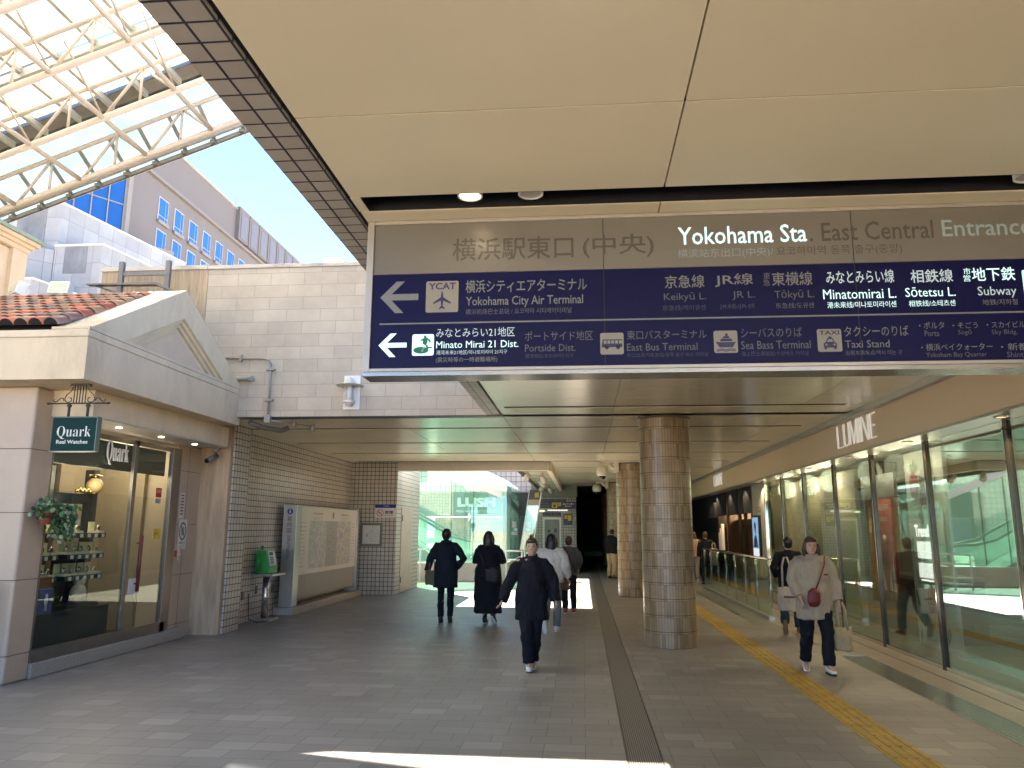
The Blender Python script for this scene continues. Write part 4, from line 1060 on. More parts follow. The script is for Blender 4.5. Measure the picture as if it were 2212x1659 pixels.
for k in range(24): mb.face([(-5.8935, *oc[k]), (-5.8935, *oc[(k + 1) % 24]), (-5.8935, *ic[(k + 1) % 24]), (-5.8935, *ic[k])])
mb.face([(-5.8937, 10.95, 1.60), (-5.8937, 10.965, 1.61), (-5.8937, 11.08, 1.44), (-5.8937, 11.065, 1.43)]); mb.build('ring', mat('ring_black', (.04, .05, .05), .5), ng)
mb = MB(); mb.box(-5.8945, -5.894, 10.97, 11.06, 1.46, 1.58); mb.build('pictogram', mat('pict_grey', (.3, .36, .36), .5), ng)
text('自撮禁止中', (-5.893, 10.92, 1.33), Y, Z, .19, .04, ink, ng)
text('撮影禁止です', (-5.893, 10.94, 1.29), Y, Z, .15, .02, ink, ng)
dbx = thing('door_control', 'small steel intercom plate with a red label beside it on the marble pier', 'intercom', (-5.895, 10.95, 1.15))
mb = MB(); mb.box(-5.903, -5.888, 10.93, 11.02, 1.10, 1.28); mb.build('plate', mat('satin_steel', (.5, .48, .45), .34, .9), dbx, bevel=.003)
mb = MB(); mb.box(-5.887, -5.884, 10.955, 10.985, 1.17, 1.20); mb.build('button', white_paint, dbx)
mb = MB(); mb.box(-5.903, -5.898, 10.85, 10.90, 1.15, 1.24); mb.build('red_label', MATS['sticker_red'], dbx)
ls = thing('meter_cabinet', 'grey metal cabinet cut off at the left edge below the corner pier', 'cabinet', (-6.1, 7.5, 0))
mb = MB(); mb.box(-6.5, -5.995, 7.30, 7.59, .12, 1.02); mb.build('body', mat('cabinet_grey', (.36, .37, .36), .5), ls, bevel=.01)
mb = MB(); mb.box(-6.5, -5.992, 7.285, 7.299, .5, .52); mb.build('door_line', dark_steel, ls)
# floodlights behind the ridge
def flood(x, y, z, yaw, label):
    t_ = thing('floodlight', label, 'floodlight', (x, y, z), 'floodlights behind the tiled ridge'); ORG[t_] = Vector((0, 0, 0))
    mb = MB(); mb.box(-.14, .14, -.07, .07, 0, .2, tilt=(R(-18), 'X')); o = mb.build('housing', mat('flood_white', (.66, .66, .62), .5), t_, bevel=.012)
    mb = MB(); mb.box(-.115, .115, -.078, -.072, .025, .175, piv=(0, 0, .1), tilt=(R(-18), 'X')); mb.build('lens', mat('flood_lens', (.42, .46, .36), .15), t_)
    mb = MB(); mb.tube([(0, .05, -.25), (0, .05, .02)], .02, 8); mb.build('bracket', gpipe, t_)
    t_.rotation_euler = (0, 0, yaw)

flood(-7.95, 9.75, 4.78, R(-35), 'white floodlight turned sideways, left one behind the tiled ridge')
flood(-7.32, 9.75, 4.77, R(8), 'white floodlight facing the viewer, right one behind the tiled ridge')
sfm = mat('galvanised_frame', (.17, .165, .16), .55, .4, .15, 8)
st = thing('steel_frame', 'dark steel bracket frame with a projecting tray on the striated concrete wall', 'steel frame', (-6.5, 10.4, 4.7))
mb = MB(); mb.box(-6.90, -6.83, 10.37, 10.43, 4.5, 5.50); mb.build('post', sfm, st)
mb = MB(); mb.box(-6.165, -6.095, 10.37, 10.43, 4.5, 5.50); mb.build('post', sfm, st)
mb = MB(); mb.box(-6.83, -6.165, 10.385, 10.415, 5.28, 5.345); mb.build('rail', sfm, st)
mb = MB(); mb.prism([(-7.36, 10.33, 5.155), (-6.27, 10.33, 5.15), (-6.0, 10.33, 5.03), (-6.0, 10.33, 5.005), (-6.28, 10.33, 5.115), (-7.36, 10.33, 5.135)], (0, .1, 0)); mb.tube([(-7.25, 10.38, 5.14), (-6.9, 10.38, 5.01)], .018, 6); mb.build('tray', sfm, st)
# ================================================================ glass canopy over the court
cw = mat('canopy_white', (.40, .345, .295), .5, 0, .06, 3, 0, 1, .4, .1)
cn = thing('glass_canopy', 'sloping glass court canopy carried by white tubular trusses', 'canopy', (-9, 12, 0))
SL = .36
def zl(x): return 9.352 + SL * (x + 7.255)      # lower chord
XL, XR = -16.5, -6.32
nodes = [-7.255 - 1.33 * k for k in range(-1, 8)]
for y in (5.0, 6.4, 7.8, 9.2, 10.6, 12.0, 13.42):
    mb = MB()
    mb.tube([(XL, y, zl(XL)), (XR, y, zl(XR))], .058, 10)
    mb.tube([(XL, y, zl(XL) + .73), (XR, y, zl(XR) + .73)], .045, 10)
    for i, x in enumerate(nodes[1:]):
        xm = x - .665
        mb.tube([(x, y, zl(x)), (xm, y, zl(xm) + .72)], .027, 8)
        mb.tube([(x - 1.33, y, zl(x - 1.33)), (xm, y, zl(xm) + .72)], .027, 8)
        mb.tube([(xm, y, zl(xm)), (xm, y, zl(xm) + .72)], .024, 8)
    mb.build('truss', cw, cn)
for x in nodes[1:]:
    mb = MB(); mb.tube([(x, 3, zl(x)), (x, 13.45, zl(x))], .045, 8)
    for y in (5.0, 6.4, 7.8, 9.2, 10.6):
        mb.tube([(x, y, zl(x)), (x - .665, y + .7, zl(x - .665) + .70)], .02, 6)
        mb.tube([(x, y + 1.4, zl(x)), (x, y + .2, zl(x) + .72)], .022, 6)
    mb.build('purlin', cw, cn)
gm = mat('glazing_bar', (.33, .33, .31), .5, .3)
for k in range(14):
    x = -6.4 - .66 * k
    mb = MB(); mb.prism([(x - .03, 3, zl(x) + .86), (x + .03, 3, zl(x) + .88), (x + .03, 3, zl(x) + .99), (x - .03, 3, zl(x) + .97)], (0, 9.9, 0)); mb.build('glazing_bar', gm, cn)
for y in (4.3, 5.7, 7.1, 8.5, 9.9, 11.3):
    mb = MB(); mb.prism([(XL, y - .04, zl(XL) + .80), (XR, y - .04, zl(XR) + .80), (XR, y - .04, zl(XR) + .95), (XL, y - .04, zl(XL) + .95)], (0, .09, 0)); mb.build('cross_beam', gm, cn)
# frosted roof panes
pm_, t, p = newmat('frosted_pane')
tl = t.nodes.new('ShaderNodeBsdfTranslucent'); tl.inputs[0].default_value = (.66, .66, .62, 1)
trp = t.nodes.new('ShaderNodeBsdfTransparent'); trp.inputs[0].default_value = (.9, .95, .95, 1)
mxx = t.nodes.new('ShaderNodeMixShader'); mxx.inputs[0].default_value = .05
t.links.new(tl.outputs[0], mxx.inputs[1]); t.links.new(trp.outputs[0], mxx.inputs[2]); t.links.new(mxx.outputs[0], t.nodes['Material Output'].inputs[0]); t.nodes.remove(p)
mb = MB()
for k in range(15):
    xa, xb = -6.4 - .66 * k + .66 - .03, -6.4 - .66 * k + .03
    for y in (2.9, 4.3, 5.7, 7.1, 8.5, 9.9, 11.3):
        mb.prism([(xb, y + .05, zl(xb) + 1.0), (xa, y + .05, zl(xa) + 1.0), (xa, y + .05, zl(xa) + 1.012), (xb, y + .05, zl(xb) + 1.012)], (0, 1.3, 0))
mb.build('roof_panes', pm_, cn)
# dark gutter and sloping clear skirt
mb = MB(); mb.prism([(XL, 12.62, zl(XL) + .98), (XR, 12.62, zl(XR) + .98), (XR, 12.62, zl(XR) + 1.16), (XL, 12.62, zl(XL) + 1.16)], (0, .42, 0)); mb.build('gutter', mat('gutter_grey', (.16, .15, .135), .7, .2, .2, 4), cn)
yt, yb = 13.5, 14.32
zt = lambda x: zl(x) + .80
zb_ = lambda x: zl(x) + .40
ck = glass('skirt_glass', (.86, .95, .98), 1.0, 0, .05, .80, (.13, .165, .19))
mb = MB(); mb.prism([(XL, yt, zt(XL)), (XR, yt, zt(XR)), (XR, yb, zb_(XR)), (XL, yb, zb_(XL))], (0, .004, .012)); mb.build('glass_skirt', ck, cn)
for k in range(16):
    x = -6.42 - .615 * k
    mb = MB(); d = Vector((0, yb - yt, zb_(x) - zt(x)))
    mb.prism([(x - .035, yt, zt(x) - .04), (x + .035, yt, zt(x) - .015), (x + .035, yt, zt(x) + .0), (x - .035, yt, zt(x) - .025)], d); mb.build('skirt_bar', gm, cn)
    mb = MB(); mb.box(x - .05, x + .05, yb - .16, yb - .02, zb_(x) - .10, zb_(x) - .03); mb.build('clip', cw, cn)
kf = 13.3 / 14.36
sc_ = lambda x, z: (x * kf, 13.3, 1.58 + (z - 1.58) * kf)
mb = MB(); mb.prism([(XL, 14.36, zb_(XL) - .05), (XR, 14.36, zb_(XR) - .05), sc_(XR, zb_(XR) - .05), sc_(XL, zb_(XL) - .05)], (0, .004, .008)); mb.build('sun_baffle', cw, cn)  # added plate, edge-on to the camera, blocks a stray streak of sun
mb = MB(); mb.tube([(XL, yb - .3, zb_(XL) - .04), (XR, yb - .3, zb_(XR) - .04)], .052, 10); mb.build('edge_tube', cw, cn)
mb = MB(); mb.prism([(XL, yb - .03, zb_(XL) - .06), (XR, yb - .03, zb_(XR) - .06), (XR, yb - .03, zb_(XR) + .03), (XL, yb - .03, zb_(XL) + .03)], (0, .06, 0)); mb.build('edge_beam', cw, cn)
mb = MB()
mb.prism([(XL, 12.9, zl(XL) + 1.0), (XR, 12.9, zl(XR) + 1.0), (XR, yt, zt(XR)), (XL, yt, zt(XL))], (0, .004, .012)); mb.build('upper_glass', ck, cn)

# ================================================================ neighbouring buildings
bb = thing('annex_building', 'tan building corner with a moulded cornice and green cap behind the tiled roof', 'building', (-12, 10, 0))
tan = mat('tan_stucco', (.50, .40, .28), .8, 0, .1, 2, .1, 60, .2, .2)
mb = MB(); mb.box(-18, -10.02, 4, 12.28, 0, 6.40); mb.build('wall', tan, bb)
mb = MB(); mb.box(-10.02, -9.95, 11.95, 12.30, 0, 6.42); mb.build('corner_pilaster', tan, bb)
mb = MB(); mb.box(-18, -9.93, 3.9, 12.32, 6.42, 6.5); mb.box(-18, -9.88, 3.8, 12.37, 6.5, 6.56); mb.box(-18, -9.82, 3.7, 12.43, 6.56, 6.63); mb.build('cornice', tan, bb)
mb = MB(); mb.box(-18, -9.77, 3.6, 12.5, 6.632, 6.70); mb.build('roof_cap', mat('green_cap', (.19, .24, .19), .6, 0, .15, 5), bb)

wp = brick('white_cladding', [(0, (.29, .30, .315)), (1, (.38, .39, .405))], (.16, .17, .19), .62, .82, .006, 0, 1, .5, .2, .4, .14, 1.2)
wpd = mat('stained_cladding', (.20, .215, .23), .6, 0, .3, 1.6, 0, 1, .3, .7, stretch=(1, 1, .4))
wbd = thing('panel_building', 'stepped white panel clad building with dark rain stains below the hotel', 'building', (-17, 24, 0))
s10, c10 = math.sin(R(10)), math.cos(R(10))
def pblock(x0, x1, y0, ztop, ln, name):
    mb = MB(); mb.prism([(x0, y0, 0), (x1, y0, 0), (x1 + ln * s10, y0 + ln * c10, 0), (x0 + ln * s10, y0 + ln * c10, 0)], (0, 0, ztop)); o = mb.build(name, wp, wbd)
    mb = MB(); mb.prism([(x0 - .03, y0 - .03, ztop + .002), (x1 + .04, y0 - .03, ztop + .002), (x1 + ln * s10 + .04, y0 + ln * c10, ztop + .002), (x0 + ln * s10, y0 + ln * c10, ztop + .002)], (0, 0, .05)); mb.build('parapet_cap', white_paint, o)
    return o
def stain(par, x0, x1, y0, z0, z1):
    mb = MB(); mb.box(x0, x1, y0 - .012, y0 - .004, z0, z1); mb.build('stained_panel', wpd, par)
a = pblock(-22, -16.81, 22.0, 11.95, 6.0, 'upper_block'); stain(a, -18.3, -17.3, 22, 10.5, 11.9)
b = pblock(-16.80, -15.2, 21.9, 10.43, 5.2, 'right_block'); stain(b, -16.45, -15.68, 21.9, 9.5, 10.40)
c = pblock(-18.45, -18.05, 20.6, 10.55, 4.2, 'left_block')
mb = MB(); mb.prism([(-18.05, 20.6, 0), (-16.82, 21.88, 0), (-16.82, 21.95, 0), (-18.05, 21.95, 0)], (0, 0, 10.3)); mb.build('angled_block', wp, wbd)
d = pblock(-17.6, -16.1, 20.2, 8.75, 3.0, 'lower_block'); stain(d, -17.2, -16.7, 20.2, 8.1, 8.74)

# hotel
ht = thing('hotel_building', 'tall pale grey hotel block with blue windows and louvred attic bays', 'building', (-50, 85, 0))
hw = mat('hotel_wall', (.15, .145, .155), .8, 0, .05, .12, 0, 1, .2)
blu = mat('blue_window', (.012, .10, .36), .08, 0.0, .1, .3, 0, 1, .9)
blu2 = mat('curtain_glass', (.008, .075, .30), .05, 0.0, .15, .12, 0, 1, .9)
mb = MB(); mb.box(-75, -40, 60, 150, 0, 34.3); mb.build('wall', hw, ht)
mb = MB(); mb.box(-75, -40.0, 57.0, 150, 34.3, 38.2); mb.box(-75, -44, 50, 57.2, 30, 40.5); mb.build('attic', hw, ht)
mb = MB(); mb.box(-75, -39.85, 56.9, 150, 38.21, 38.45); mb.build('roof_edge', mat('hotel_trim', (.30, .27, .27), .7), ht)
mb = MB(); mb.box(-40.0, -39.6, 60, 150, 34.05, 34.32); mb.build('string_course', mat('hotel_trim2', (.18, .17, .17), .7), ht)
gl_ = mat('louvre_grey', (.16, .16, .19), .5, .2)
for (ya, yb2) in ((63.6, 75), (81.5, 89), (95, 103)):
    mb = MB(); mb.box(-39.99, -39.9, ya, yb2, 34.36, 34.62); mb.build('louvre', gl_, ht)
for k in range(14):
    ya = 81.3 + 2.78 * k
    mb = MB(); mb.box(-40.0, -39.55, ya - .35, ya + 2.2, 34.64, 38.6); bay = mb.build('attic_bay', hw, ht)
    mb = MB(); mb.box(-39.54, -39.5, ya + .1, ya + 1.75, 34.9, 38.0); mb.build('louvre', gl_, bay)
sl2 = mat('window_sill', (.21, .20, .20), .7)
for r_ in range(4):
    for k in range(14):
        if r_ == 3 and k > 8: continue
        y0 = 65.2 + 2.86 * k; z0 = 30.45 - 3.22 * r_
        mb = MB(); mb.box(-40.02, -39.93, y0 - .09, y0 + 1.62, z0 - .05, z0 + 2.25)
        wnd = mb.build('window', mat('window_frame_grey', (.42, .41, .42), .5), ht)
        mb = MB(); mb.box(-39.929, -39.915, y0, y0 + 1.05, z0 + .45, z0 + 2.16); mb.box(-39.929, -39.915, y0 + 1.12, y0 + 1.54, z0 + .45, z0 + 2.16); mb.box(-39.929, -39.915, y0, y0 + 1.05, z0 + .03, z0 + .39); mb.box(-39.929, -39.915, y0 + 1.12, y0 + 1.54, z0 + .03, z0 + .39); mb.build('panes', blu, wnd)
        mb = MB(); mb.box(-39.92, -39.75, y0 - .15, y0 + 1.7, z0 - .4, z0 - .07); mb.build('sill', sl2, wnd)
mb = MB(); mb.box(-39.9, -38.9, 65.0, 71.2, 26.45, 26.62); mb.build('balcony_slab', sl2, ht)
# glass wing: plane running back towards -X -Y from the corner
gd = Vector((-.565, -.825, 0)); gn = Vector((.825, -.565, 0))
gw = thing('glass_wing', 'blue curtain wall of gridded glass left of the hotel block', 'building', (-48, 48, 0))
c0 = Vector((-40, 60, 0))
mb = MB(); mb.prism([c0 - gn * 6, c0, c0 + gd * 34, c0 + gd * 34 - gn * 6], (0, 0, 36.5)); mb.build('glass_wall', blu2, gw)
mul = mat('mullion_grey', (.2, .21, .23), .5)
for k in range(24):
    o_ = c0 + gd * (1.35 * k); mb = MB(); mb.prism([o_ + gn * .02, o_ + gn * .12, o_ + gd * .10 + gn * .12, o_ + gd * .10 + gn * .02], (0, 0, 36.5)); mb.build('mullion', mul, gw)
for k in range(9):
    z = 26.9 + 2.55 * (k - 5) if k < 6 else 26.9 + 2.55 * (k - 5)
    mb = MB(); mb.prism([c0 + gn * .02 + Z * z, c0 + gn * .09 + Z * z, c0 + gd * 32 + gn * .09 + Z * z, c0 + gd * 32 + gn * .02 + Z * z], (0, 0, .10)); mb.build('transom', mul, gw)
mb = MB(); mb.prism([c0 - gd * 4 + gn * .02 + Z * 25.6, c0 - gd * 4 + gn * 1.6 + Z * 25.6, c0 + gd * 34 + gn * 1.6 + Z * 25.6, c0 + gd * 34 + gn * .02 + Z * 25.6], (0, 0, .35)); mb.build('ledge', sl2, gw)
mb = MB(); mb.box(-40, -39.7, 59.9, 60.5, 0, 36); mb.build('corner_strip', sl2, gw)
for k in range(2):
    mb = MB(); mb.tube([(-39.3, 60.9 + k * .7, 10), (-39.3, 60.9 + k * .7, 25.5)], .18, 8); mb.build('downpipe', gl_, gw)
tr_ = thing('roof_antenna', 'thin mast on the hotel roof edge', 'antenna', (-40.5, 81.6, 38.4))
mb = MB(); mb.tube([(-40.5, 81.6, 38.4), (-40.5, 81.6, 40.3)], [.06, .02], 6); mb.build('mast', gl_, tr_)
# ================================================================ far end: light well, escalator hall, shops, lift
lb = thing('light_well_beam', 'cream beam frame around the roof opening with spot lamps under it', 'beam', (-2.5, 18.7, 3))
mb = MB(); mb.prism([(-5.95, 18.61, 2.975), (-.80, 18.61, 2.975), (-.80, 18.61, 3.75), (-5.95, 18.61, 3.75)], (0, .25, 0)); mb.build('front_beam', cream_paint, lb, bevel=.006)
mb = MB(); mb.box(-.86, -.745, 18.862, 31, 2.975, 3.75); mb.build('side_beam', cream_paint, lb)
mb = MB(); mb.box(-1.56, -.862, 18.862, 28.7, 3.06, 3.10)
mb.build('soffit', ceil_far, lb)
mb = MB()
for k in range(6): mb.box(-1.555, -.865, 20 + 1.5 * k, 20.02 + 1.5 * k, 3.052, 3.059)
mb.box(-1.62, -1.562, 18.862, 28.7, 2.98, 3.2); mb.build('track', mat('track_dark', (.12, .10, .08), .5, .3), lb)
def spot(x, y, yaw, label):
    t_ = thing('spot_lamp', label, 'spot lamp', (x, y, 3.05), 'spot lamps under the roof opening'); ORG[t_] = Vector((0, 0, 0))
    mb = MB(); mb.tube([(0, 0, 0), (0, 0, -.08)], .012, 8); mb.build('stem', gpipe, t_)
    mb = MB(); mb.tube([(0, .07, -.08), (0, -.02, -.16), (0, -.12, -.22)], [.05, .075, .085], 14); mb.build('lamp_head', mat('spot_grey', (.42, .40, .36), .4, .2), t_)
    t_.rotation_euler = (0, 0, yaw)
spot(-1.4, 19.6, R(200), 'spot lamp nearest the cream front beam, on the left track')
spot(-1.05, 20.4, R(160), 'boxy spot lamp hanging in the middle of the bright soffit')
spot(-1.2, 22.4, R(120), 'dark spot lamp behind the boxy one')
spot(-1.35, 25.6, R(190), 'small white spot lamp near the end of the left track')
spot(-1.1, 26.2, R(150), 'small spot lamp near the lift wall, beside the white one')
# escalator enclosure of greenish glass
eg = glass('green_glass', (.82, .95, .90), .9, 0, .04, .15, (.26, .37, .33))
es = thing('escalator_hall', 'green tinted glass enclosure around a rising escalator with white steel edges', 'glass enclosure', (-4.5, 24, 0))
wst = mat('white_steel', (.72, .74, .70), .4, 0, .05, 4)
mb = MB(); mb.prism([(-9.5, 24.0, .58), (-2.36, 24.0, .58), (-2.36, 24.0, 2.96), (-4.9, 24.0, 4.12), (-9.5, 24.0, 6.2)], (0, .015, 0)); mb.build('front_glass', eg, es)
mb = MB(); mb.prism([(-2.36, 24.0, .58), (-2.36, 29.4, .58), (-2.36, 29.4, 2.62), (-2.36, 24.0, 2.96)], (.015, 0, 0)); mb.build('side_glass', eg, es)
mb = MB(); mb.prism([(-9.5, 23.98, 6.2), (-4.9, 23.98, 4.12), (-2.35, 23.98, 2.96), (-2.35, 23.98, 3.06), (-4.9, 23.98, 4.24), (-9.5, 23.98, 6.34)], (0, 5.6, 0)); mb.build('glass_roof', glass('roof_glass', (.8, .96, .93), .9, 0, .05, .35, (.8, 1, .95)), es)
mb = MB(); mb.prism([(-9.5, 23.93, 5.6), (-4.9, 23.93, 3.52), (-2.5, 23.93, 2.5), (-2.5, 23.93, 2.72), (-4.9, 23.93, 3.82), (-9.5, 23.93, 5.95)], (0, .05, 0)); mb.prism([(-2.42, 24.02, 2.5), (-2.42, 29.3, 2.1), (-2.42, 29.3, 2.3), (-2.42, 24.02, 2.74)], (.05, 0, 0)); mb.build('edge_rail', wst, es)
mb = MB(); mb.box(-9.5, -2.36, 23.9, 24.08, 0, .56); mb.box(-2.45, -2.30, 24.08, 29.4, 0, .56); mb.build('base_curb', mat('curb_beige', (.50, .45, .37), .7), es, bevel=.01)
for (x, y) in ((-2.44, 24.1), (-2.44, 25.6), (-2.44, 27.2), (-2.44, 28.9)):
    mb = MB(); mb.box(x - .06, x + .06, y - .06, y + .06, .57, 2.6); mb.build('post', wst, es)
for x in (-4.1, -3.4):
    mb = MB(); mb.box(x - .006, x + .006, 23.985, 24.025, .6, 3.4 if x < -3.8 else 3.1); mb.build('glass_joint', dark_steel, es)
mb = MB(); mb.prism([(-9.3, 25.0, 3.2), (-4.1, 25.0, .35), (-3.2, 25.0, .3), (-3.2, 25.0, .0), (-9.3, 25.0, 0)], (0, 1.1, 0)); mb.build('escalator', mat('escalator_grey', (.32, .34, .34), .4, .3), es)
mb = MB()
for y in (24.95, 26.15): mb.tube([(-9.3, y, 4.1), (-4.2, y, 1.32), (-3.6, y, 1.18), (-2.95, y, 1.15), (-2.8, y, .95), (-2.95, y, .6)], .05, 8)
mb.build('handrail', mat('handrail_black', (.02, .02, .02), .4), es)
mb = MB()
for y in (24.95, 26.15): mb.prism([(-9.3, y, 3.3), (-4.1, y, .4), (-2.95, y, .4), (-2.95, y, 1.12), (-3.6, y, 1.15), (-4.2, y, 1.28), (-9.3, y, 4.05)], (0, .012, 0))
mb.build('balustrade', eg, es)
for k in range(6):
    mb = MB(); mb.lathe((-4.7 + .42 * k, 23.99, .72), [(.03, -.02), (.03, .02)], 10, 'Y'); mb.build('clamp', steel, es)
# rail at the left edge, tactile pad
hr = thing('guard_rail', 'white tubular guard rail beside the glass enclosure', 'rail', (-4.7, 23.2, 0))
mb = MB(); mb.tube([(-6.2, 23.3, .95), (-4.75, 23.3, .95), (-4.62, 23.3, .85), (-4.62, 23.3, .6), (-4.75, 23.3, .55), (-6.2, 23.3, .55)], .028, 8); mb.tube([(-4.9, 23.3, .95), (-4.9, 23.3, 0)], .028, 8); mb.tube([(-6.0, 23.3, .95), (-6.0, 23.3, 0)], .028, 8); mb.build('tube', wst, hr)
hr2 = thing('queue_rail', 'bright tubular rail with bars behind the people at the escalator', 'rail', (-1.9, 23, 0))
mb = MB()
for z in (.95, .7, .32, .16): mb.tube([(-2.2, 22.4, z), (-1.75, 22.4, z), (-1.75, 24.5, z)], .024, 8)
for (x, y) in ((-2.2, 22.4), (-1.75, 22.4), (-1.75, 23.5), (-1.75, 24.5)): mb.tube([(x, y, 0), (x, y, .95)], .026, 8)
mb.build('tube', wst, hr2)
mb = MB(); mb.box(-5.2, -4.5, 22.2, 22.8, -.018, .006); tag(mb.build('tactile_paving', tact), kind='structure')
# pink tiled wall above the dark shop
pkw = thing('pink_wall', 'sunlit pale pink tiled wall above the escalator hall and dark shop', 'wall', (-6, 30, 0))
mb = MB(); mb.box(-16, -1.9, 30.2, 30.8, 3.0, 5.2); mb.build('tiled_face', pink_tile, pkw)
mb = MB(); mb.box(-16, -6.5, 30.21, 30.8, 0, 2.99); mb.build('lower_wall', pink_tile, pkw)
ls_ = thing('dark_shop', 'black fronted cosmetics shop with white lettering and a red flame poster', 'shop', (-4, 30, 0))
mb = MB(); mb.box(-6.49, -1.9, 30.1, 30.6, 2.05, 2.98); mb.build('fascia', mat('shop_black', (.012, .012, .016), .4), ls_)
mb = MB(); mb.box(-6.49, -6.2, 30.1, 30.6, 0, 2.04); mb.box(-2.75, -1.9, 29.9, 30.6, 0, 2.04); mb.box(-4.4, -4.2, 30.1, 30.6, 0, 2.04); mb.build('front_wall', MATS['shop_black'], ls_)
mb = MB(); mb.box(-6.2, -2.75, 32.2, 32.3, 0, 2.04); mb.build('back_wall', mat('shop_shelves', (.16, .08, .05), .7, 0, .7, 5), ls_)
text('LUSH', (-4.9, 30.09, 2.42), X, Z, 1.5, .36, white_paint, ls_, bold=.05)
text('FRESH HANDMADE COSMETICS', (-4.95, 30.09, 2.2), X, Z, 1.6, .09, white_paint, ls_)
mb = MB(); mb.box(-4.15, -3.55, 29.95, 29.98, .25, 2.0); po = mb.build('red_poster', mat('poster_red', (.42, .03, .025), .5), ls_)
mb = MB()
for (cx_, sc_) in ((-4.08, .8), (-3.95, .45), (-3.72, .5), (-3.6, .95)):
    flat(mb, (cx_, 29.945, .26), X, Z, [(-.05, 0), (.05, 0), (.045, .25 * sc_), (.01, .5 * sc_), (.02, .75 * sc_), (-.03, .45 * sc_), (-.05, .2 * sc_)])
mb.build('white_flames', white_paint, po)
text('新商品発売中', (-4.08, 29.944, 1.78), X, Z, .46, .09, white_paint, po); text('バスボムの日', (-4.05, 29.944, 1.64), X, Z, .4, .07, white_paint, po)
mb = MB(); mb.tube([(-3.86, 29.94, .9), (-3.86, 29.94, 1.3), (-3.86, 29.94, 1.45)], [.1, .1, .05], 12, sq=(1, .1)); mb.build('bottle_print', mat('bottle_red', (.25, .015, .012), .4), po)
text('ご案内', (-3.72, 29.944, 1.1), X, Z, .1, .2, white_paint, po)
pk = mat('paper_pink', (.75, .28, .45), .6)
for (x0_, x1_, z0_, z1_, m_) in ((-2.13, -1.98, 1.62, 1.86, pk), (-2.17, -2.05, 1.50, 1.60, white_paint), (-2.17, -1.94, 1.34, 1.47, pk)):
    mb = MB(); mb.box(x0_, x1_, 29.87, 29.9, z0_, z1_); mb.build('paper', m_, ls_)
# leaning glass sign screen
sb = thing('slanted_screen', 'slanting steel framed glass screen with a black and yellow sign at its top', 'screen', (-2.0, 26, 0))
def slant(mb, za, zb, xo0, xo1):   # piece between heights, leaning outward to +X as it rises
    k = .16
    mb.prism([(-2.25 + k * za + xo0, 26.0, za), (-2.25 + k * za + xo1, 26.0, za), (-2.25 + k * zb + xo1, 26.0, zb), (-2.25 + k * zb + xo0, 26.0, zb)], (0, .04, 0))
mb = MB(); slant(mb, .9, 2.9, .40, .44); slant(mb, .9, 2.9, 0, .02); mb.build('frame', wst, sb)
mb = MB(); slant(mb, 2.55, 2.88, .02, .40); bd = mb.build('sign_plate', mat('plate_black', (.03, .028, .03), .4), sb)
mb = MB(); slant(mb, 2.36, 2.55, .02, .40); mb.build('tan_plate', mat('plate_tan', (.42, .33, .20), .5), sb)
mb = MB(); mb.box(-1.60, -1.47, 25.985, 25.999, 2.62, 2.78); mb.build('yellow_mark', mat('mark_yellow', (.55, .36, .03), .5), bd)
mb = MB(); slant(mb, .9, 2.36, .02, .40); mb.build('glass_pane', eg, sb)
# lift wall
lw_ = thing('lift_wall', 'grey tiled wall end with lift doors under blue and yellow lift signs', 'wall', (-1.05, 28.9, 0))
mb = MB(); mb.box(-1.88, -.24, 28.8, 32, 0, ZC); mb.build('tiled_face', dark_tile, lw_)
mb = MB(); mb.box(-1.90, -.20, 28.74, 28.799, 2.76, ZC); mb.build('bulkhead', mat('bulkhead_grey', (.20, .19, .17), .6), lw_)
mb = MB(); mb.box(-1.47, -.80, 28.77, 28.799, 0, 2.0); mb.build('lift_frame', mat('lift_frame_grey', (.45, .44, .41), .4, .4), lw_)
mb = MB(); mb.box(-1.41, -1.14, 28.755, 28.769, 0, 1.93); l1 = mb.build('lift_door', mat('lift_door_grey', (.15, .15, .14), .45, .2), lw_)
mb = MB(); mb.box(-1.30, -1.20, 28.75, 28.754, 1.45, 1.56); mb.build('window', dark_steel, l1)
mb = MB(); mb.box(-1.135, -.86, 28.755, 28.769, 0, 1.93); l2 = mb.build('lift_door', MATS['lift_door_grey'], lw_)
mb = MB(); mb.box(-1.05, -.95, 28.75, 28.754, 1.45, 1.60); mb.build('window', dark_steel, l2)
navy_s = mat('sign_navy', (.015, .015, .07), .4)
ysg = mat('sign_yellow', (.50, .33, .04), .5)
s1 = thing('lift_sign', 'dark navy sign with yellow lift pictograms hanging before the lift wall', 'sign', (-.9, 28.4, 2.4))
mb = MB(); mb.box(-1.62, -.60, 28.5, 28.54, 2.33, 2.66); mb.build('back_plate', mat('plate_navy_grey', (.03, .03, .05), .4), s1)
for k, s in enumerate(('ポルタ そごう スカイビル', 'Porta Sogo', 'Sky Building')):
    text(s, (-1.58, 28.497, 2.585 - .1 * k), X, Z, (.9, .34, .36)[k], .055, mat('sign_text_navy', (.22, .24, .28), .5), s1, res=1)
mb = MB(); mb.box(-1.15, -.24, 28.36, 28.40, 2.30, 2.56); fp_ = mb.build('front_plate', navy_s, s1)
mb = MB(); mb.box(-1.12, -.92, 28.352, 28.359, 2.33, 2.53); ya = mb.build('lift_icon', ysg, fp_) if False else mb.build('lift_icon', ysg, s1)
mb = MB(); mb.box(-.90, -.78, 28.352, 28.359, 2.41, 2.53); mb.build('wheelchair_icon', ysg, s1)
mb = MB(); mb.box(-1.07, -.97, 28.347, 28.351, 2.36, 2.43)
for x in (-1.06, -1.02, -.98): mb.ell((x, 28.349, 2.475), (.014, .003, .014), 8, 6); mb.box(x - .012, x + .012, 28.347, 28.351, 2.435, 2.46)
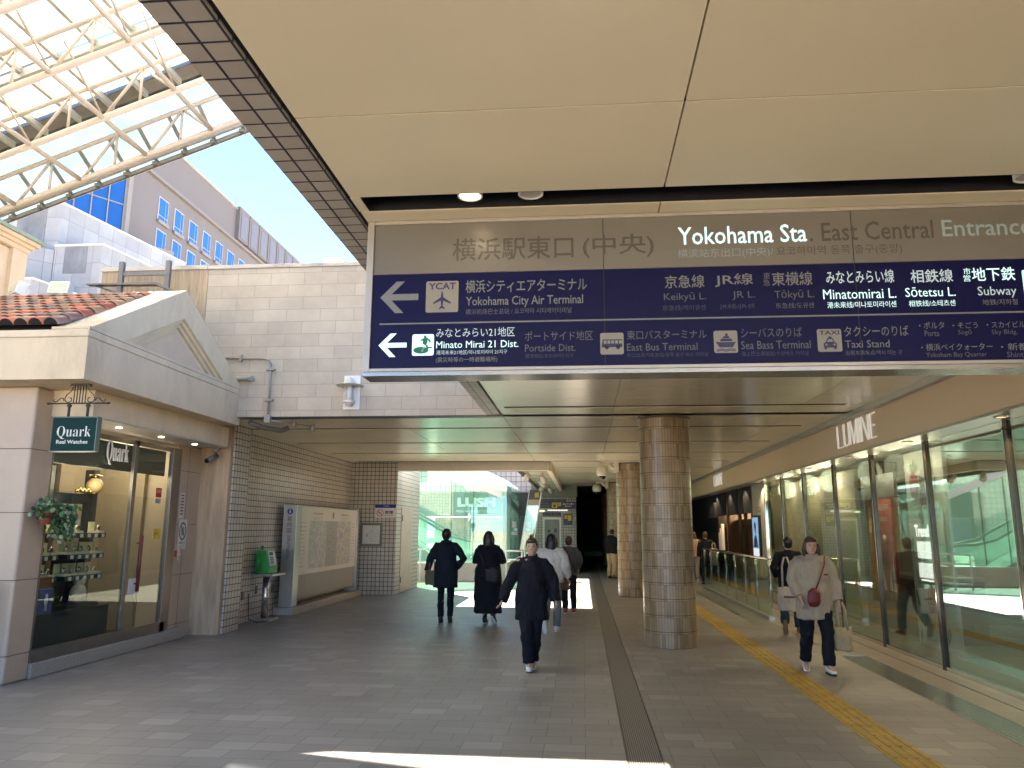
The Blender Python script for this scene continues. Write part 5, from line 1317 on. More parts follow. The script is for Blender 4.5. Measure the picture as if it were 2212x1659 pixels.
mb.tube([(-.85, 28.349, 2.50), (-.85, 28.349, 2.46), (-.82, 28.349, 2.46), (-.81, 28.349, 2.43)], .007, 6); mb.build('pictogram', ink, s1)
text('エレベーター', (-.72, 28.355, 2.45), X, Z, .42, .065, white_paint, s1, bold=.02); text('Elevator', (-.64, 28.355, 2.385), X, Z, .24, .04, white_paint, s1)
s2 = thing('lift_header_sign', 'small navy strip sign directly above the lift doors', 'sign', (-1.1, 28.74, 2.05))
mb = MB(); mb.box(-1.48, -.80, 28.72, 28.768, 2.06, 2.19); mb.build('plate', navy_s, s2)
text('エレベーター Elevator', (-1.42, 28.717, 2.10), X, Z, .56, .055, MATS['sign_text_navy'], s2, res=1)
s3 = thing('lift_notice', 'navy notice with two yellow squares right of the lift doors', 'notice', (-.55, 28.79, 1.8))
mb = MB(); mb.box(-.70, -.38, 28.775, 28.799, 1.74, 2.12); mb.build('plate', navy_s, s3)
mb = MB(); mb.box(-.67, -.57, 28.77, 28.774, 1.95, 2.08); mb.build('yellow_square', ysg, s3)
mb = MB(); mb.box(-.55, -.41, 28.77, 28.774, 1.88, 2.08); mb.build('yellow_square', ysg, s3)
text('エレベーターのりば', (-.66, 28.772, 1.79), X, Z, .25, .045, MATS['sign_text_navy'], s3, res=1)
lt = thing('strip_lamp', 'slim lit strip lamp under the lift signs', 'lamp', (-1, 28.7, 2.25))
mb = MB(); mb.box(-1.3, -.55, 28.70, 28.74, 2.255, 2.275); mb.build('tube', emis('strip_white', (1, .95, .85), .8), lt)
lt2 = thing('green_lamp', 'small pale green oval lamp left of the strip lamp', 'lamp', (-1.5, 28.7, 2.2))
mb = MB(); mb.ell((-1.5, 28.74, 2.235), (.11, .05, .04)); mb.build('globe', emis('lamp_green', (.8, 1, .5), .55), lt2)
# dark corridor behind
dk = thing('dark_passage', 'unlit black passage at the far end beside the lift wall', 'passage', (.6, 36, 0))
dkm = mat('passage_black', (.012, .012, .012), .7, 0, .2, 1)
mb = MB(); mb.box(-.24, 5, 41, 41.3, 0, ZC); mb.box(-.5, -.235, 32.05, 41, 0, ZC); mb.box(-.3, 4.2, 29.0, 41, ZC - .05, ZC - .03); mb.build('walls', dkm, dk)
gbx = thing('green_barrier', 'green glass barrier in the dark passage', 'barrier', (.5, 38, 0))
mb = MB(); mb.box(-.1, 1.0, 38, 38.06, .25, 1.2); mb.build('pane', mat('dark_green_glass', (.01, .05, .04), .6, 0, .1, 3, 0, 1, .1), gbx)
mb = MB(); mb.box(.05, 1.0, 37.9, 37.99, .30, .52); mb.build('lower_band', mat('green_band', (.03, .20, .10), .4), gbx)
# dome cameras
def dome(x, y, z, r, label, arm):
    t_ = thing('dome_camera', label, 'security camera', (x, y, z), 'dome cameras on the columns'); ORG[t_] = Vector((0, 0, 0))
    mb = MB(); mb.lathe((0, 0, 0), [(0, .52 * r), (.35 * r, 1.32 * r), (.8 * r, 1.1 * r), (1.02 * r, .45 * r), (.98 * r, -.3 * r), (.8 * r, -.52 * r)][1:], 28); mb.build('housing', mat('camera_white', (.62, .58, .48), .4), t_)
    mb = MB(); mb.ell((0, 0, -.42 * r), (.66 * r, .66 * r, .72 * r), 20, 12); mb.build('bubble', mat('bubble_black', (.012, .012, .012), .06), t_)
    mb = MB(); mb.tube([(0, 0, 1.2 * r), (.05, 0, 1.7 * r), (.16, 0, 1.75 * r), (arm - .08, 0, 1.0 * r), (arm, 0, .9 * r)], [.05, .06, .06, .05, .05], 12); mb.box(arm - .04, arm + .07, -.1, .1, .2 * r, 1.9 * r); mb.build('wall_arm', MATS['camera_white'], t_)
    return t_
dome(.49, 18.95, 2.93, .135, 'larger cream dome camera on an arm from the second column', .33)
dome(.50, 26.8, 2.93, .15, 'smaller cream dome camera farther down the passage, on the third column', .33)
# ================================================================ glass fronted shops on the right
lf_ = thing('shop_frontage', 'long glass shop frontage under a cream fascia with white lettering', 'shop front', (4.2, 10, 0))
fasc = mat('fascia_cream', (.66, .53, .37), .42, 0, .03, 1.2, 0, 1, .5)
mb = MB(); mb.box(3.75, 3.86, -4, 41, 2.66, ZC + .02); mb.build('fascia', fasc, lf_)
mb = MB(); mb.box(3.66, 3.748, -4, 41, ZC - .07, ZC - .002); mb.build('ceiling_trim', mat('trim_grey', (.36, .34, .31), .35, .4), lf_)
mb = MB(); mb.box(3.75, 3.8, -4, 41, 2.63, 2.657); mb.box(3.86, 4.22, -4, 41, 2.655, 2.70); mb.build('fascia_soffit', mat('soffit_steel', (.42, .39, .34), .3, .5), lf_)
lm = emis('letter_glow', (1, .96, .86), .16)  # fascia letters emit a faint warm white
LET = {'L': ([[(0, 0), (.10, 0), (.10, 1), (0, 1)], [(.10, 0), (.5, 0), (.5, .035), (.10, .035)]], .56),
       'U': ([[(0, .2), (.10, .2), (.10, 1), (0, 1)], [(.42, .2), (.445, .2), (.445, 1), (.42, 1)], [(0, .2), (.02, .08), (.09, .0), (.22, -.01), (.35, .03), (.42, .12), (.445, .2), (.42, .2), (.38, .1), (.28, .04), (.2, .04), (.13, .09), (.10, .2)]], .53),
       'M': ([[(0, 0), (.03, 0), (.03, .9), (.0, 1)], [(0, 1), (.11, 1), (.34, .12), (.27, 0)], [(.27, 0), (.34, .12), (.57, 1), (.54, 1)], [(.50, 1), (.61, 1), (.61, 0), (.50, 0)]], .70),
       'I': ([[(0, 0), (.10, 0), (.10, 1), (0, 1)]], .19),
       'N': ([[(0, 0), (.03, 0), (.03, 1), (0, 1)], [(0, 1), (.11, 1), (.50, 0), (.40, 0)], [(.47, 0), (.50, 0), (.50, 1), (.47, 1)]], .59),
       'E': ([[(0, 0), (.10, 0), (.10, 1), (0, 1)], [(.10, .965), (.42, .965), (.42, 1), (.10, 1)], [(.10, .48), (.36, .48), (.36, .515), (.10, .515)], [(.10, 0), (.44, 0), (.44, .035), (.10, .035)]], .5)}
def lumine(o, r, u, h, m, parent, thick=.015, name='fascia_lettering', k=1.55):
    o, r, u = Vector(o), Vector(r), Vector(u); x = 0
    n = r.cross(u).normalized()
    for ch in 'LUMINE':
        polys, adv = LET[ch]; mb = MB()
        for p_ in polys: mb.prism([o + r * ((x + a) * h * k) + u * (b * h) for a, b in p_], n * thick)
        mb.build(name, m, parent); x += adv
lumine((3.749, 11.58, 2.755), -Y, Z, .325, lm, lf_)
lumine((3.749, 22.4, 2.79), -Y, Z, .30, lm, lf_)
# glass panes, mullions, sill
lg = glass('shopfront_glass', (.88, .94, .90), 1.3, 0, .13)
edges = [0.4, 2.4, 4.2, 6.02, 7.84, 9.65, 11.43, 13.12, 14.9, 16.5, 18.0]
mir = mat('mirror_steel', (.50, .48, .44), .07, 1.0, .03, 3)
dkm2 = mat('mullion_dark', (.07, .062, .05), .2, .7)
for a, b in zip(edges[:-1], edges[1:]):
    mb = MB(); mb.box(4.15, 4.162, a + .03, b - .03, .05, 2.652); mb.build('glass_pane', lg, lf_)
for e in edges[1:]:
    mb = MB(); mb.box(4.125, 4.175, e - .03, e + .03, .0, 2.652); mb.build('mullion', dkm2 if e != edges[-1] else mir, lf_, bevel=.004)
    mb = MB(); mb.box(4.12, 4.15, e + .031, e + .05, .0, 2.652); mb.build('mirror_strip', mir, lf_)
mb = MB(); mb.box(4.13, 4.19, 0, 18, 0.0, .05); mb.build('glass_rail', steel, lf_)
# interior of the shops
inn = thing('shop_interior', 'cream and green shop interior seen through the glass', 'shop interior', (7, 9, 0))
mb = MB(); mb.box(4.19, 12, -2, 18, -.018, .02); mb.build('floor', mat('interior_floor', (.17, .25, .21), .25, 0, .1, 2), inn)
mb = MB(); mb.box(11.9, 12, -2, 18, 0, 2.8); mb.box(4.25, 12, 17.9, 18, 0, 2.8); mb.box(4.25, 12, -2, -1.9, 0, 2.8); mb.build('wall', mat('interior_cream', (.40, .34, .23), .7), inn)
mb = MB(); mb.box(3.87, 12.2, -4, 18.05, 2.82, 3.75); mb.build('upper_floor', roof_m, inn)
mb = MB(); mb.box(4.22, 12, -2, 18, 2.72, 2.8); mb.build('ceiling', mat('interior_ceiling', (.42, .40, .33), .7), inn)
mb = MB(); mb.box(4.55, 4.62, 13.4, 17.85, .06, 2.6); mb.build('display_panel', mat('panel_butter', (.62, .53, .38), .6, 0, .05, 2), inn)
mb = MB(); mb.box(6.5, 6.6, 4.5, 9.4, 0, 2.7); mb.build('display_panel', mat('panel_green', (.10, .17, .14), .5, 0, .1, 2), inn)
for (yy, xx, e) in ((5, 8.5, 4), (9.5, 8.5, 4), (14, 8.5, 4), (15.5, 4.38, 1.5), (14.2, 4.38, 1.5), (17.2, 4.38, 1.5), (12.2, 4.34, .9), (10.3, 4.30, .6), (11.1, 4.30, .6), (7.5, 5.4, 2)):  # the pair by the fruit board is added, unseen, to brighten it
    l = bpy.data.lights.new('lamp', 'POINT'); l.energy = e; l.color = (1, .84, .6); l.shadow_soft_size = .2
    o = bpy.data.objects.new('lamp', l); COL.objects.link(o); o.parent = inn; o.location = (xx - 7, yy - 9, 2.45)
wood = mat('counter_wood', (.20, .11, .055), .45, 0, .25, 7, stretch=(1, .15, 1))
ct = thing('shop_counter', 'dark wooden counter with stools low behind the shop glass', 'counter', (5.3, 7.0, 0))
mb = MB(); mb.box(4.85, 5.5, 5.2, 8.6, .78, .83); mb.build('top', mat('counter_dark', (.06, .06, .06), .35), ct)
for yy in (5.35, 8.45):
    for xx in (4.9, 5.42):
        mb = MB(); mb.box(xx, xx + .05, yy, yy + .05, .02, .779); mb.build('leg', dark_steel, ct)
mb = MB(); mb.box(4.93, 5.44, 5.36, 8.44, .28, .31); mb.build('lower_shelf', wood, ct)
wdp = thing('wooden_counter', 'brown planked counter behind the glass left of the fruit board', 'counter', (5.2, 12.3, 0))
mb = MB(); mb.box(4.8, 5.6, 11.6, 13.1, .02, .88); mb.build('front', wood, wdp)
mb = MB(); mb.box(4.75, 5.65, 11.55, 13.15, .882, .93); mb.build('top', mat('counter_top', (.35, .32, .27), .4), wdp)
# fruit board
fb = thing('fruit_board', 'white shop board painted with pomegranate, leaves and a big orange slice', 'board', (4.32, 10.7, 0))
bm_ = mat('board_pale', (.50, .50, .45), .5, 0, .04, 3)
mb = MB(); mb.box(4.52, 4.57, 10.1, 11.25, .10, 2.64); mb.build('panel', bm_, fb)
def art(polys, m, dx=.004, nm='fruit_art'):
    mb = MB()
    for p_ in polys: mb.face([(4.52 - dx, yy, zz) for yy, zz in p_])
    mb.build(nm, m, fb)
oy = 10.62
art([circ(oy, .62, .25, .34)], mat('orange_rind', (.55, .22, .05), .6)); art([circ(oy, .62, .225, .31)], mat('orange_pith', (.62, .48, .28), .6), .006)
seg_ = []
for k in range(10):
    a0 = k * math.pi / 5 + .06; a1 = (k + 1) * math.pi / 5 - .06
    seg_.append([(oy + .025 * math.cos((a0 + a1) / 2), .62 + .03 * math.sin((a0 + a1) / 2))] + [(oy + .20 * math.cos(a0 + (a1 - a0) * i / 4), .62 + .28 * math.sin(a0 + (a1 - a0) * i / 4)) for i in range(5)])
art(seg_, mat('orange_flesh', (.58, .27, .08), .6, 0, .15, 20), .008)
ar = mat('pomegranate_red', (.35, .07, .06), .6, 0, .2, 12); al = mat('leaf_green', (.13, .22, .10), .6, 0, .2, 12)
art([circ(10.98, 2.18, .15, .19)], ar); art([circ(10.70, 2.02, .13, .17)], mat('pomegranate_rind', (.42, .14, .10), .6), .006); art([circ(10.70, 2.02, .105, .14)], mat('pomegranate_seed', (.28, .05, .06), .6, 0, .5, 40), .008)
art([circ(10.70 + .05 * math.cos(k), 2.02 + .07 * math.sin(k), .022, .03, 8) for k in range(6)], mat('seed_pale', (.5, .25, .2), .5), .010)
def leaf(y, z, ln, a, w_=.035):
    c, s = math.cos(a), math.sin(a)
    return [(y + ln * f * c - w_ * g * s, z + ln * f * s + w_ * g * c) for f, g in ((0, 0), (.3, 1), (.6, .9), (1, 0), (.6, -.9), (.3, -1))]
art([leaf(10.95, 2.36, .2, 1.6), leaf(10.98, 2.35, .18, 1.1), leaf(10.92, 2.35, .16, 2.1), leaf(10.75, 2.2, .15, 1.2), leaf(10.62, 2.22, .16, .4), leaf(10.5, 1.9, .16, -1.0), leaf(10.4, .75, .2, 1.9), leaf(10.3, .4, .25, -1.2, .05), leaf(11.1, .55, .3, 1.2), leaf(11.12, .3, .25, -1.3), leaf(10.4, 2.3, .2, 1.3), leaf(10.35, 2.1, .2, 1.7), leaf(10.9, 1.85, .14, -1.8), leaf(11.15, 1.5, .25, -1.4)], al, .005)
art([leaf(10.38, 2.42 - .12 * k, .15, 1.0 - .3 * (k % 2), .03) for k in range(6)], mat('leaf_gold', (.42, .33, .12), .6, 0, .2, 12), .006)
art([circ(10.28, .75, .10, .14), circ(10.22, .55, .09, .12), circ(10.9, .42, .08, .1)], mat('pale_fruit', (.42, .45, .36), .6, 0, .1, 9), .0045)
lit = emis('board_lit_white', (1, .97, .92), .9)
text('Trend', (4.512, 11.08, 1.50), -Y, Z, .42, .16, lit, fb, 'lit_writing', bold=.02)
for (z0_, z1_) in ((1.22, 1.44), (.97, 1.16)):
    mb = MB(); mb.box(4.510, 4.519, 10.60, 11.04, z0_, z1_); mb.build('lit_panel', emis('panel_lit', (1, .97, .92), .62), fb)
text('Life, Science, Service', (4.512, 11.12, .80 + .075), -Y, Z, .62, .06, ink, fb)
mb = MB(); mb.box(4.510, 4.519, 10.62, 11.0, .93, .945); mb.build('lit_panel', lit, fb)
# downlights under the fascia
dl = emis('downlight_warm', (1.0, .62, .27), .75)
for k, yy in enumerate((7.6, 9.75, 11.82, 13.93, 15.95, 17.95, 20.0, 22.1, 24.2, 5.5)):
    t_ = thing('downlight', 'small warm round downlight under the cream shop fascia', 'downlight', (3.98, yy, 2.65), 'downlights under the shop fascia'); ORG[t_] = Vector((0, 0, 0))
    mb = MB(); mb.lathe((0, 0, -.004), [(.062, .012), (.066, 0), (.05, -.002), (.05, .004)], 24); mb.build('rim', steel, t_)
    mb = MB(); mb.lathe((0, 0, -.0005), [(.05, .002), (.05, -.002)], 24); mb.build('lens', dl, t_)
    l = bpy.data.lights.new('lamp', 'SPOT'); l.energy = 5; l.color = (1, .76, .46); l.spot_size = R(120); l.shadow_soft_size = .05
    o = bpy.data.objects.new('lamp', l); COL.objects.link(o); o.parent = t_; o.location = (0, 0, -.03)
# white wall with digital poster, dark shop beyond
wwl = thing('white_wall', 'narrow pale wall between the glass shop and the dark restaurant', 'wall', (4.2, 18.6, 0))
mb = MB(); mb.box(4.11, 4.3, 18.06, 19.25, 0, 2.65); mb.build('face', mat('pale_tile', (.40, .37, .32), .5, 0, .06, 4), wwl)
lumine((4.108, 18.85, 1.99), -Y, Z, .115, mat('letter_bronze', (.16, .13, .10), .5), wwl, .004, 'lettering')
dp = thing('digital_poster', 'lit portrait screen in a black frame showing a person in a blue suit', 'screen', (4.08, 18.8, 1.0))
mb = MB(); mb.box(4.05, 4.108, 18.42, 19.10, .92, 1.92); mb.build('frame', MATS['shop_black'], dp, bevel=.006)
mb = MB(); mb.box(4.044, 4.049, 18.47, 19.05, 1.16, 1.87); mb.build('screen_blue', emis('screen_blue', (.25, .45, .75), .32), dp)
mb = MB(); mb.box(4.044, 4.049, 18.47, 19.05, .97, 1.158); mb.build('screen_white', emis('screen_white', (.8, .85, .9), .35), dp)
def scr(polys, m):
    mb = MB()
    for p_ in polys: mb.face([(4.042, yy, zz) for yy, zz in p_])
    mb.build('portrait', m, dp)
scr([circ(18.76, 1.60, .085, .12)], mat('portrait_skin', (.45, .30, .22), .6)); scr([[(18.54, 1.18), (18.98, 1.18), (18.93, 1.36), (18.82, 1.46), (18.70, 1.46), (18.59, 1.36)]], mat('portrait_suit', (.03, .06, .2), .6))
mb = MB(); mb.face([(4.0415, yy, zz) for yy, zz in circ(18.76, 1.68, .10, .085)]); mb.build('portrait', ink, dp)
drs = thing('restaurant_front', 'black restaurant front with a warm lit kitchen window and hanging black sign', 'shop front', (4.3, 22.5, 0))
mb = MB(); mb.box(4.12, 4.3, 19.26, 41, 2.0, 2.65); mb.box(4.12, 4.3, 24.1, 41, 0, 1.999); mb.box(4.12, 4.3, 19.26, 19.5, 0, 1.999); mb.box(4.12, 4.3, 21.0, 24.1, 0, .85); mb.build('front_wall', MATS['shop_black'], drs)
for yy in (20.2, 20.95, 22.6):
    mb = MB(); mb.box(4.1, 4.18, yy, yy + .06, 0, 2.65); mb.build('mullion', dkm2, drs)
mb = MB(); mb.box(6.62, 6.7, 18.1, 41, 0, 2.9); mb.box(4.3, 6.62, 40.9, 41, 0, 2.9); mb.box(4.3, 6.62, 25.0, 25.1, 0, 2.9); mb.box(4.31, 6.7, 18.1, 41, 2.75, 2.9); mb.build('inner_wall', MATS['shop_black'], drs)
mb = MB(); mb.box(6.5, 6.6, 19, 25, 0, 2.7); mb.build('kitchen_wall', mat('kitchen_amber', (.42, .25, .09), .6, 0, .5, 3), drs)
mb = MB(); mb.box(4.9, 5.6, 20, 25, 1.75, 1.9)
for k in range(6): mb.tube([(5.0, 21.2 + .4 * k, 1.1), (5.0, 21.2 + .4 * k, 1.35)], .06, 10)
mb.build('kitchen_hood', mat('hood_brown', (.2, .11, .05), .4, .3), drs)
mb = MB(); mb.box(4.05, 4.118, 24.3, 25.6, 1.95, 2.4); mb.build('hanging_sign', mat('sign_charcoal', (.03, .03, .032), .5), drs)
text('Cafe', (4.047, 25.2, 2.1), -Y, Z, .5, .2, mat('sign_text_grey2', (.3, .3, .3), .5), drs)
mb = MB(); mb.box(5.2, 5.5, 21.2, 23.5, 2.28, 2.32); mb.build('kitchen_lamp', emis('kitchen_warm', (1, .55, .2), 3), drs)
l = bpy.data.lights.new('lamp', 'POINT'); l.energy = 40; l.color = (1, .6, .28); l.shadow_soft_size = .2
o = bpy.data.objects.new('lamp', l); COL.objects.link(o); o.parent = drs; o.location = (1.3, 0, 2.1)
for k in range(3):
    mb = MB(); mb.box(4.02, 4.1, 23.1 + .22 * k, 23.18 + .22 * k, 1.0, 1.75 - .12 * k); mb.build('menu_strip', white_paint, drs)
# glass balustrade
gb2 = thing('glass_balustrade', 'glass balustrade with a round steel handrail along the raised walkway', 'balustrade', (3.35, 18, 0))
bg_ = glass('balustrade_glass', (.84, .93, .88), .9, 0, .05)
ys_ = [14.62 + 1.09 * k for k in range(8)]
for a, b in zip(ys_[:-1], ys_[1:]):
    mb = MB(); mb.box(3.345, 3.357, a + .02, b - .02, .06, 1.02); mb.build('glass_panel', bg_, gb2)
mb = MB(); mb.tube([(4.1, 15.2, 1.06), (3.6, 14.75, 1.06), (3.42, 14.6, 1.06), (3.35, 14.7, 1.06), (3.35, 22.3, 1.06)], .024, 12); mb.build('handrail', steel, gb2)
for y in ys_:
    mb = MB(); mb.tube([(3.375, y, 0), (3.375, y, 1.05)], .014, 10); mb.build('post', steel, gb2)
mb = MB(); mb.box(3.30, 3.40, 14.55, 22.3, .0, .055); mb.build('base_rail', mat('satin_steel', (.5, .48, .45), .34, .9), gb2)
mb = MB(); mb.box(3.39, 3.398, 14.66, 14.8, .55, .72); mb.build('red_label', MATS['sticker_red'], gb2)

rdp = thing('red_poster', 'added red poster with white flames behind the shop glass, standing in for a mirrored poster', 'poster', (4.5, 12.1, .6))  # added panel stands in for the far shop's poster mirrored in the glass
mb = MB(); mb.box(4.50, 4.54, 11.80, 12.45, .70, 2.05); mb.build('panel', MATS['poster_red'], rdp)
mb = MB(); mb.box(4.50, 4.56, 11.62, 12.95, 2.06, 2.42); mb.build('header', MATS['shop_black'], rdp)
mb = MB()
for (cy_, sc_) in ((11.86, .8), (12.0, .45), (12.25, .5), (12.38, .95)):
    flat(mb, (4.496, cy_, .71), -Y, Z, [(-.05, 0), (.05, 0), (.045, .25 * sc_), (.01, .5 * sc_), (.02, .75 * sc_), (-.03, .45 * sc_), (-.05, .2 * sc_)])
mb.build('white_flames', white_paint, rdp)
text('新商品発売中', (4.495, 12.40, 1.88), -Y, Z, .5, .10, white_paint, rdp); text('数量限定', (4.495, 12.36, 1.72), -Y, Z, .4, .07, white_paint, rdp)
mb = MB(); mb.tube([(4.495, 12.12, 1.0), (4.495, 12.12, 1.38), (4.495, 12.12, 1.52)], [.1, .1, .05], 12, sq=(.05, 1)); mb.build('bottle_print', MATS['bottle_red'], rdp)
# ================================================================ people
def remesh(mb, voxel, it=3, fold=0.0, fs=9.0, stretch=(1, 1, .45)):
    me = bpy.data.meshes.new('tmp'); mb.bm.to_mesh(me); mb.bm.free()
    o = bpy.data.objects.new('tmp', me)
    m = o.modifiers.new('r', 'REMESH'); m.mode = 'VOXEL'; m.voxel_size = voxel
    s = o.modifiers.new('s', 'SMOOTH'); s.factor = .5; s.iterations = it
    dg = scratch(o)
    out = bpy.data.meshes.new_from_object(o.evaluated_get(dg))
    TMP.collection.objects.unlink(o); JUNK.extend((o, me))
    if fold > 0:
        nrm = [v.normal.copy() for v in out.vertices]; pos = [v.co.copy() for v in out.vertices]
        for v, c, nv_ in zip(out.vertices, pos, nrm):
            q = Vector((c.x * stretch[0], c.y * stretch[1], c.z * stretch[2])) * fs
            d = noise.noise(q) + .5 * noise.noise(q * 2.3 + Vector((3, 1, 7)))
            v.co = c + nv_ * (fold * d)
    for f in out.polygons: f.use_smooth = True
    return out
def put(me, name, m, parent):
    me.name = name
    for x in (m if isinstance(m, (list, tuple)) else [m]): me.materials.append(x)
    o = bpy.data.objects.new(name, me); COL.objects.link(o); o.parent = parent; ORG[o] = Vector((0, 0, 0))
    return o
skin = mat('skin', (.50, .31, .22), .5, 0, .06, 20)
hair_b = mat('hair_black', (.012, .010, .009), .38, 0, .3, 40)
hair_br = mat('hair_brown', (.05, .028, .018), .4, 0, .3, 40)
def hand(mb, wpos, d, palm_side, curl=.5):
    """palm, four unequal bent fingers and a thumb; d = direction of the forearm"""
    d = Vector(d).normalized(); s = Vector(palm_side); s = (s - d * s.dot(d)).normalized(); n = d.cross(s).normalized()
    c = Vector(wpos)
    mb.tube([c, c + d * .05, c + d * .095], [(.026, .016), (.040, .015), (.038, .012)], 12, up=s)
    for k, ln in enumerate((.066, .075, .070, .055)):
        b = c + d * .09 + s * (-.030 + .020 * k)
        p1 = b + d * (ln * .5) + n * (curl * .012); p2 = p1 + d * (ln * .32) + n * (curl * .03); p3 = p2 + d * (ln * .18) + n * (curl * .03)
        mb.tube([b, p1, p2, p3], [.0088, .0085, .0078, .006], 8)
    b = c + d * .03 - s * .034
    mb.tube([b, b - s * .018 + d * .03 + n * .01, b - s * .02 + d * .058 + n * .02], [.012, .0105, .008], 8)
DEF = dict(hl=(-.09, 0, .90), hr=(.09, 0, .90), kl=(-.095, .03, .49), kr=(.095, .03, .49), al=(-.10, -.01, .085), ar=(.10, -.01, .085), fl=(0, 1, -.02), fr=(0, 1, -.02),
           sl=(-.175, 0, 1.395), sr=(.175, 0, 1.395), el=(-.235, -.03, 1.13), er=(.235, -.03, 1.13), wl=(-.24, .05, .89), wr=(.24, .05, .89), lean=0.0, head=0.0, nod=0.0)
def person(label, loc, yaw, H, pose, outfit, group=None):
    J = dict(DEF); J.update(pose)
    V = {k: (Vector(v) if isinstance(v, tuple) else v) for k, v in J.items()}
    t_ = thing('person', label, 'person', loc, group); ORG[t_] = Vector((0, 0, 0))
    t_.rotation_euler = (0, 0, yaw); t_.scale = (H / 1.7,) * 3
    ln = V['lean']
    def L_(p): p = Vector(p); return Vector((p.x, p.y + ln * max(0, p.z - .9), p.z))
    hd = L_((V['head'] * .02, .02 + V['nod'], 1.585))
    # body: one continuous surface
    mb = MB()
    mb.tube([L_((0, 0, .84)), L_((0, 0, .95)), L_((0, 0, 1.1)), L_((0, 0, 1.28)), L_((0, 0, 1.40)), L_((0, 0, 1.45))], [(.13, .10), (.155, .105), (.125, .092), (.15, .105), (.13, .085), (.06, .055)], 20, up=(1, 0, 0))
    mb.tube([L_((0, -.005, 1.42)), L_((0, .0, 1.52))], [.055, .05], 14)
    mb.ell(hd, (.074, .092, .112), 18, 14); mb.ell(hd + Vector((0, .035, -.07)), (.05, .05, .048), 14, 10)
    rz = Matrix.Rotation(-V['head'], 3, 'Z')
    mb.tube([hd + rz @ Vector((0, .088, .012)), hd + rz @ Vector((0, .108, -.022))], [.010, .016], 8)
    for s in (-1, 1): mb.ell(hd + rz @ Vector((s * .078, -.005, -.008)), (.012, .022, .032), 8, 8)
    for s, sh, e, w_ in ((-1, 'sl', 'el', 'wl'), (1, 'sr', 'er', 'wr')):
        a, b, c = L_(V[sh]), L_(V[e]), L_(V[w_])
        mb.tube([L_((s * .08, 0, 1.39)), a, a + (b - a) * .5, b, b + (c - b) * .5, c], [.055, .058, .048, .041, .038, .027], 12)
        hand(mb, c, (c - b), Vector((0, 1, 0)) if abs((c - b).normalized().y) < .8 else Vector((0, 0, 1)), .6)
    for k, kn, an, f in (('hl', 'kl', 'al', 'fl'), ('hr', 'kr', 'ar', 'fr')):
        a, b, c = V[k], V[kn], V[an]
        mb.tube([a + Vector((0, 0, .03)), a + (b - a) * .4, b, b + (c - b) * .35, c], [.088, .076, .055, .056, .038], 14)
        d = V[f].normalized(); mb.tube([c, c + d * .10 + Vector((0, 0, -.03)), c + d * .17 + Vector((0, 0, -.045))], [.035, .035, .022], 10)
    put(remesh(mb, .0095, 2), 'body', skin, t_)
    # face
    mb = MB()
    for s in (-1, 1):
        mb.ell(hd + rz @ Vector((s * .031, .084, .006)), (.014, .008, .0065), 10, 6); mb.tube([hd + rz @ Vector((s * .016, .090, .026)), hd + rz @ Vector((s * .048, .080, .028))], .004, 6)
    put(remesh(mb, .004, 0), 'eyes', mat('eye_dark', (.02, .014, .012), .3), t_)
    mb = MB(); mb.ell(hd + rz @ Vector((0, .082, -.062)), (.024, .010, .007), 10, 6); mo = bpy.data.meshes.new('mouth'); mb.bm.to_mesh(mo); mb.bm.free(); put(mo, 'mouth', mat('lips', (.36, .13, .11), .45), t_)
    # hair
    hs_ = outfit.get('hair', 'short'); mb = MB()
    mb.ell(hd + rz @ Vector((0, -.022, .022)), (.089, .094, .106), 18, 12); mb.ell(hd + rz @ Vector((0, .045, .082)), (.068, .052, .036), 14, 8)
    if hs_ in ('long', 'bob'):
        lo = .36 if hs_ == 'long' else .17
        mb.tube([hd + rz @ Vector((0, -.03, .02)), hd + rz @ Vector((0, -.05, -.1)), hd + rz @ Vector((0, -.07, -lo))], [(.088, .08), (.095, .062), (.08, .035)], 16, up=(1, 0, 0))
        for s in (-1, 1): mb.tube([hd + rz @ Vector((s * .07, .01, .04)), hd + rz @ Vector((s * .085, .0, -.05)), hd + rz @ Vector((s * .08, -.01, -min(lo, .2)))], [.03, .034, .02], 10)
    else:
        mb.ell(hd + rz @ Vector((0, -.04, -.035)), (.075, .06, .06), 14, 8)
    put(remesh(mb, .009, 2, .006, 30, (1, 1, .5)), 'hair', outfit.get('hairm', hair_b), t_)
    # trousers or skirt
    if outfit.get('trousers'):
        r_ = outfit.get('tr', 1.0); mb = MB()
        mb.tube([Vector((0, 0, 1.0)), Vector((0, 0, .92)), Vector((0, 0, .82))], [(.15, .11), (.172, .125), (.165, .12)], 20, up=(1, 0, 0))
        for k, kn, an in (('hl', 'kl', 'al'), ('hr', 'kr', 'ar')):
            a, b, c = V[k], V[kn], V[an]
            mb.tube([a + Vector((0, 0, .02)), a + (b - a) * .35, b, b + (c - b) * .5, c + (b - c) * .04], [.10, .094 * r_, .074 * r_, .070 * r_, .066 * r_], 16)
        put(remesh(mb, .0125, 3, .014, 9, (1, 1, .9)), 'trousers', outfit['trousers'], t_)
    # shoes
    mb = MB(); mb2 = MB()
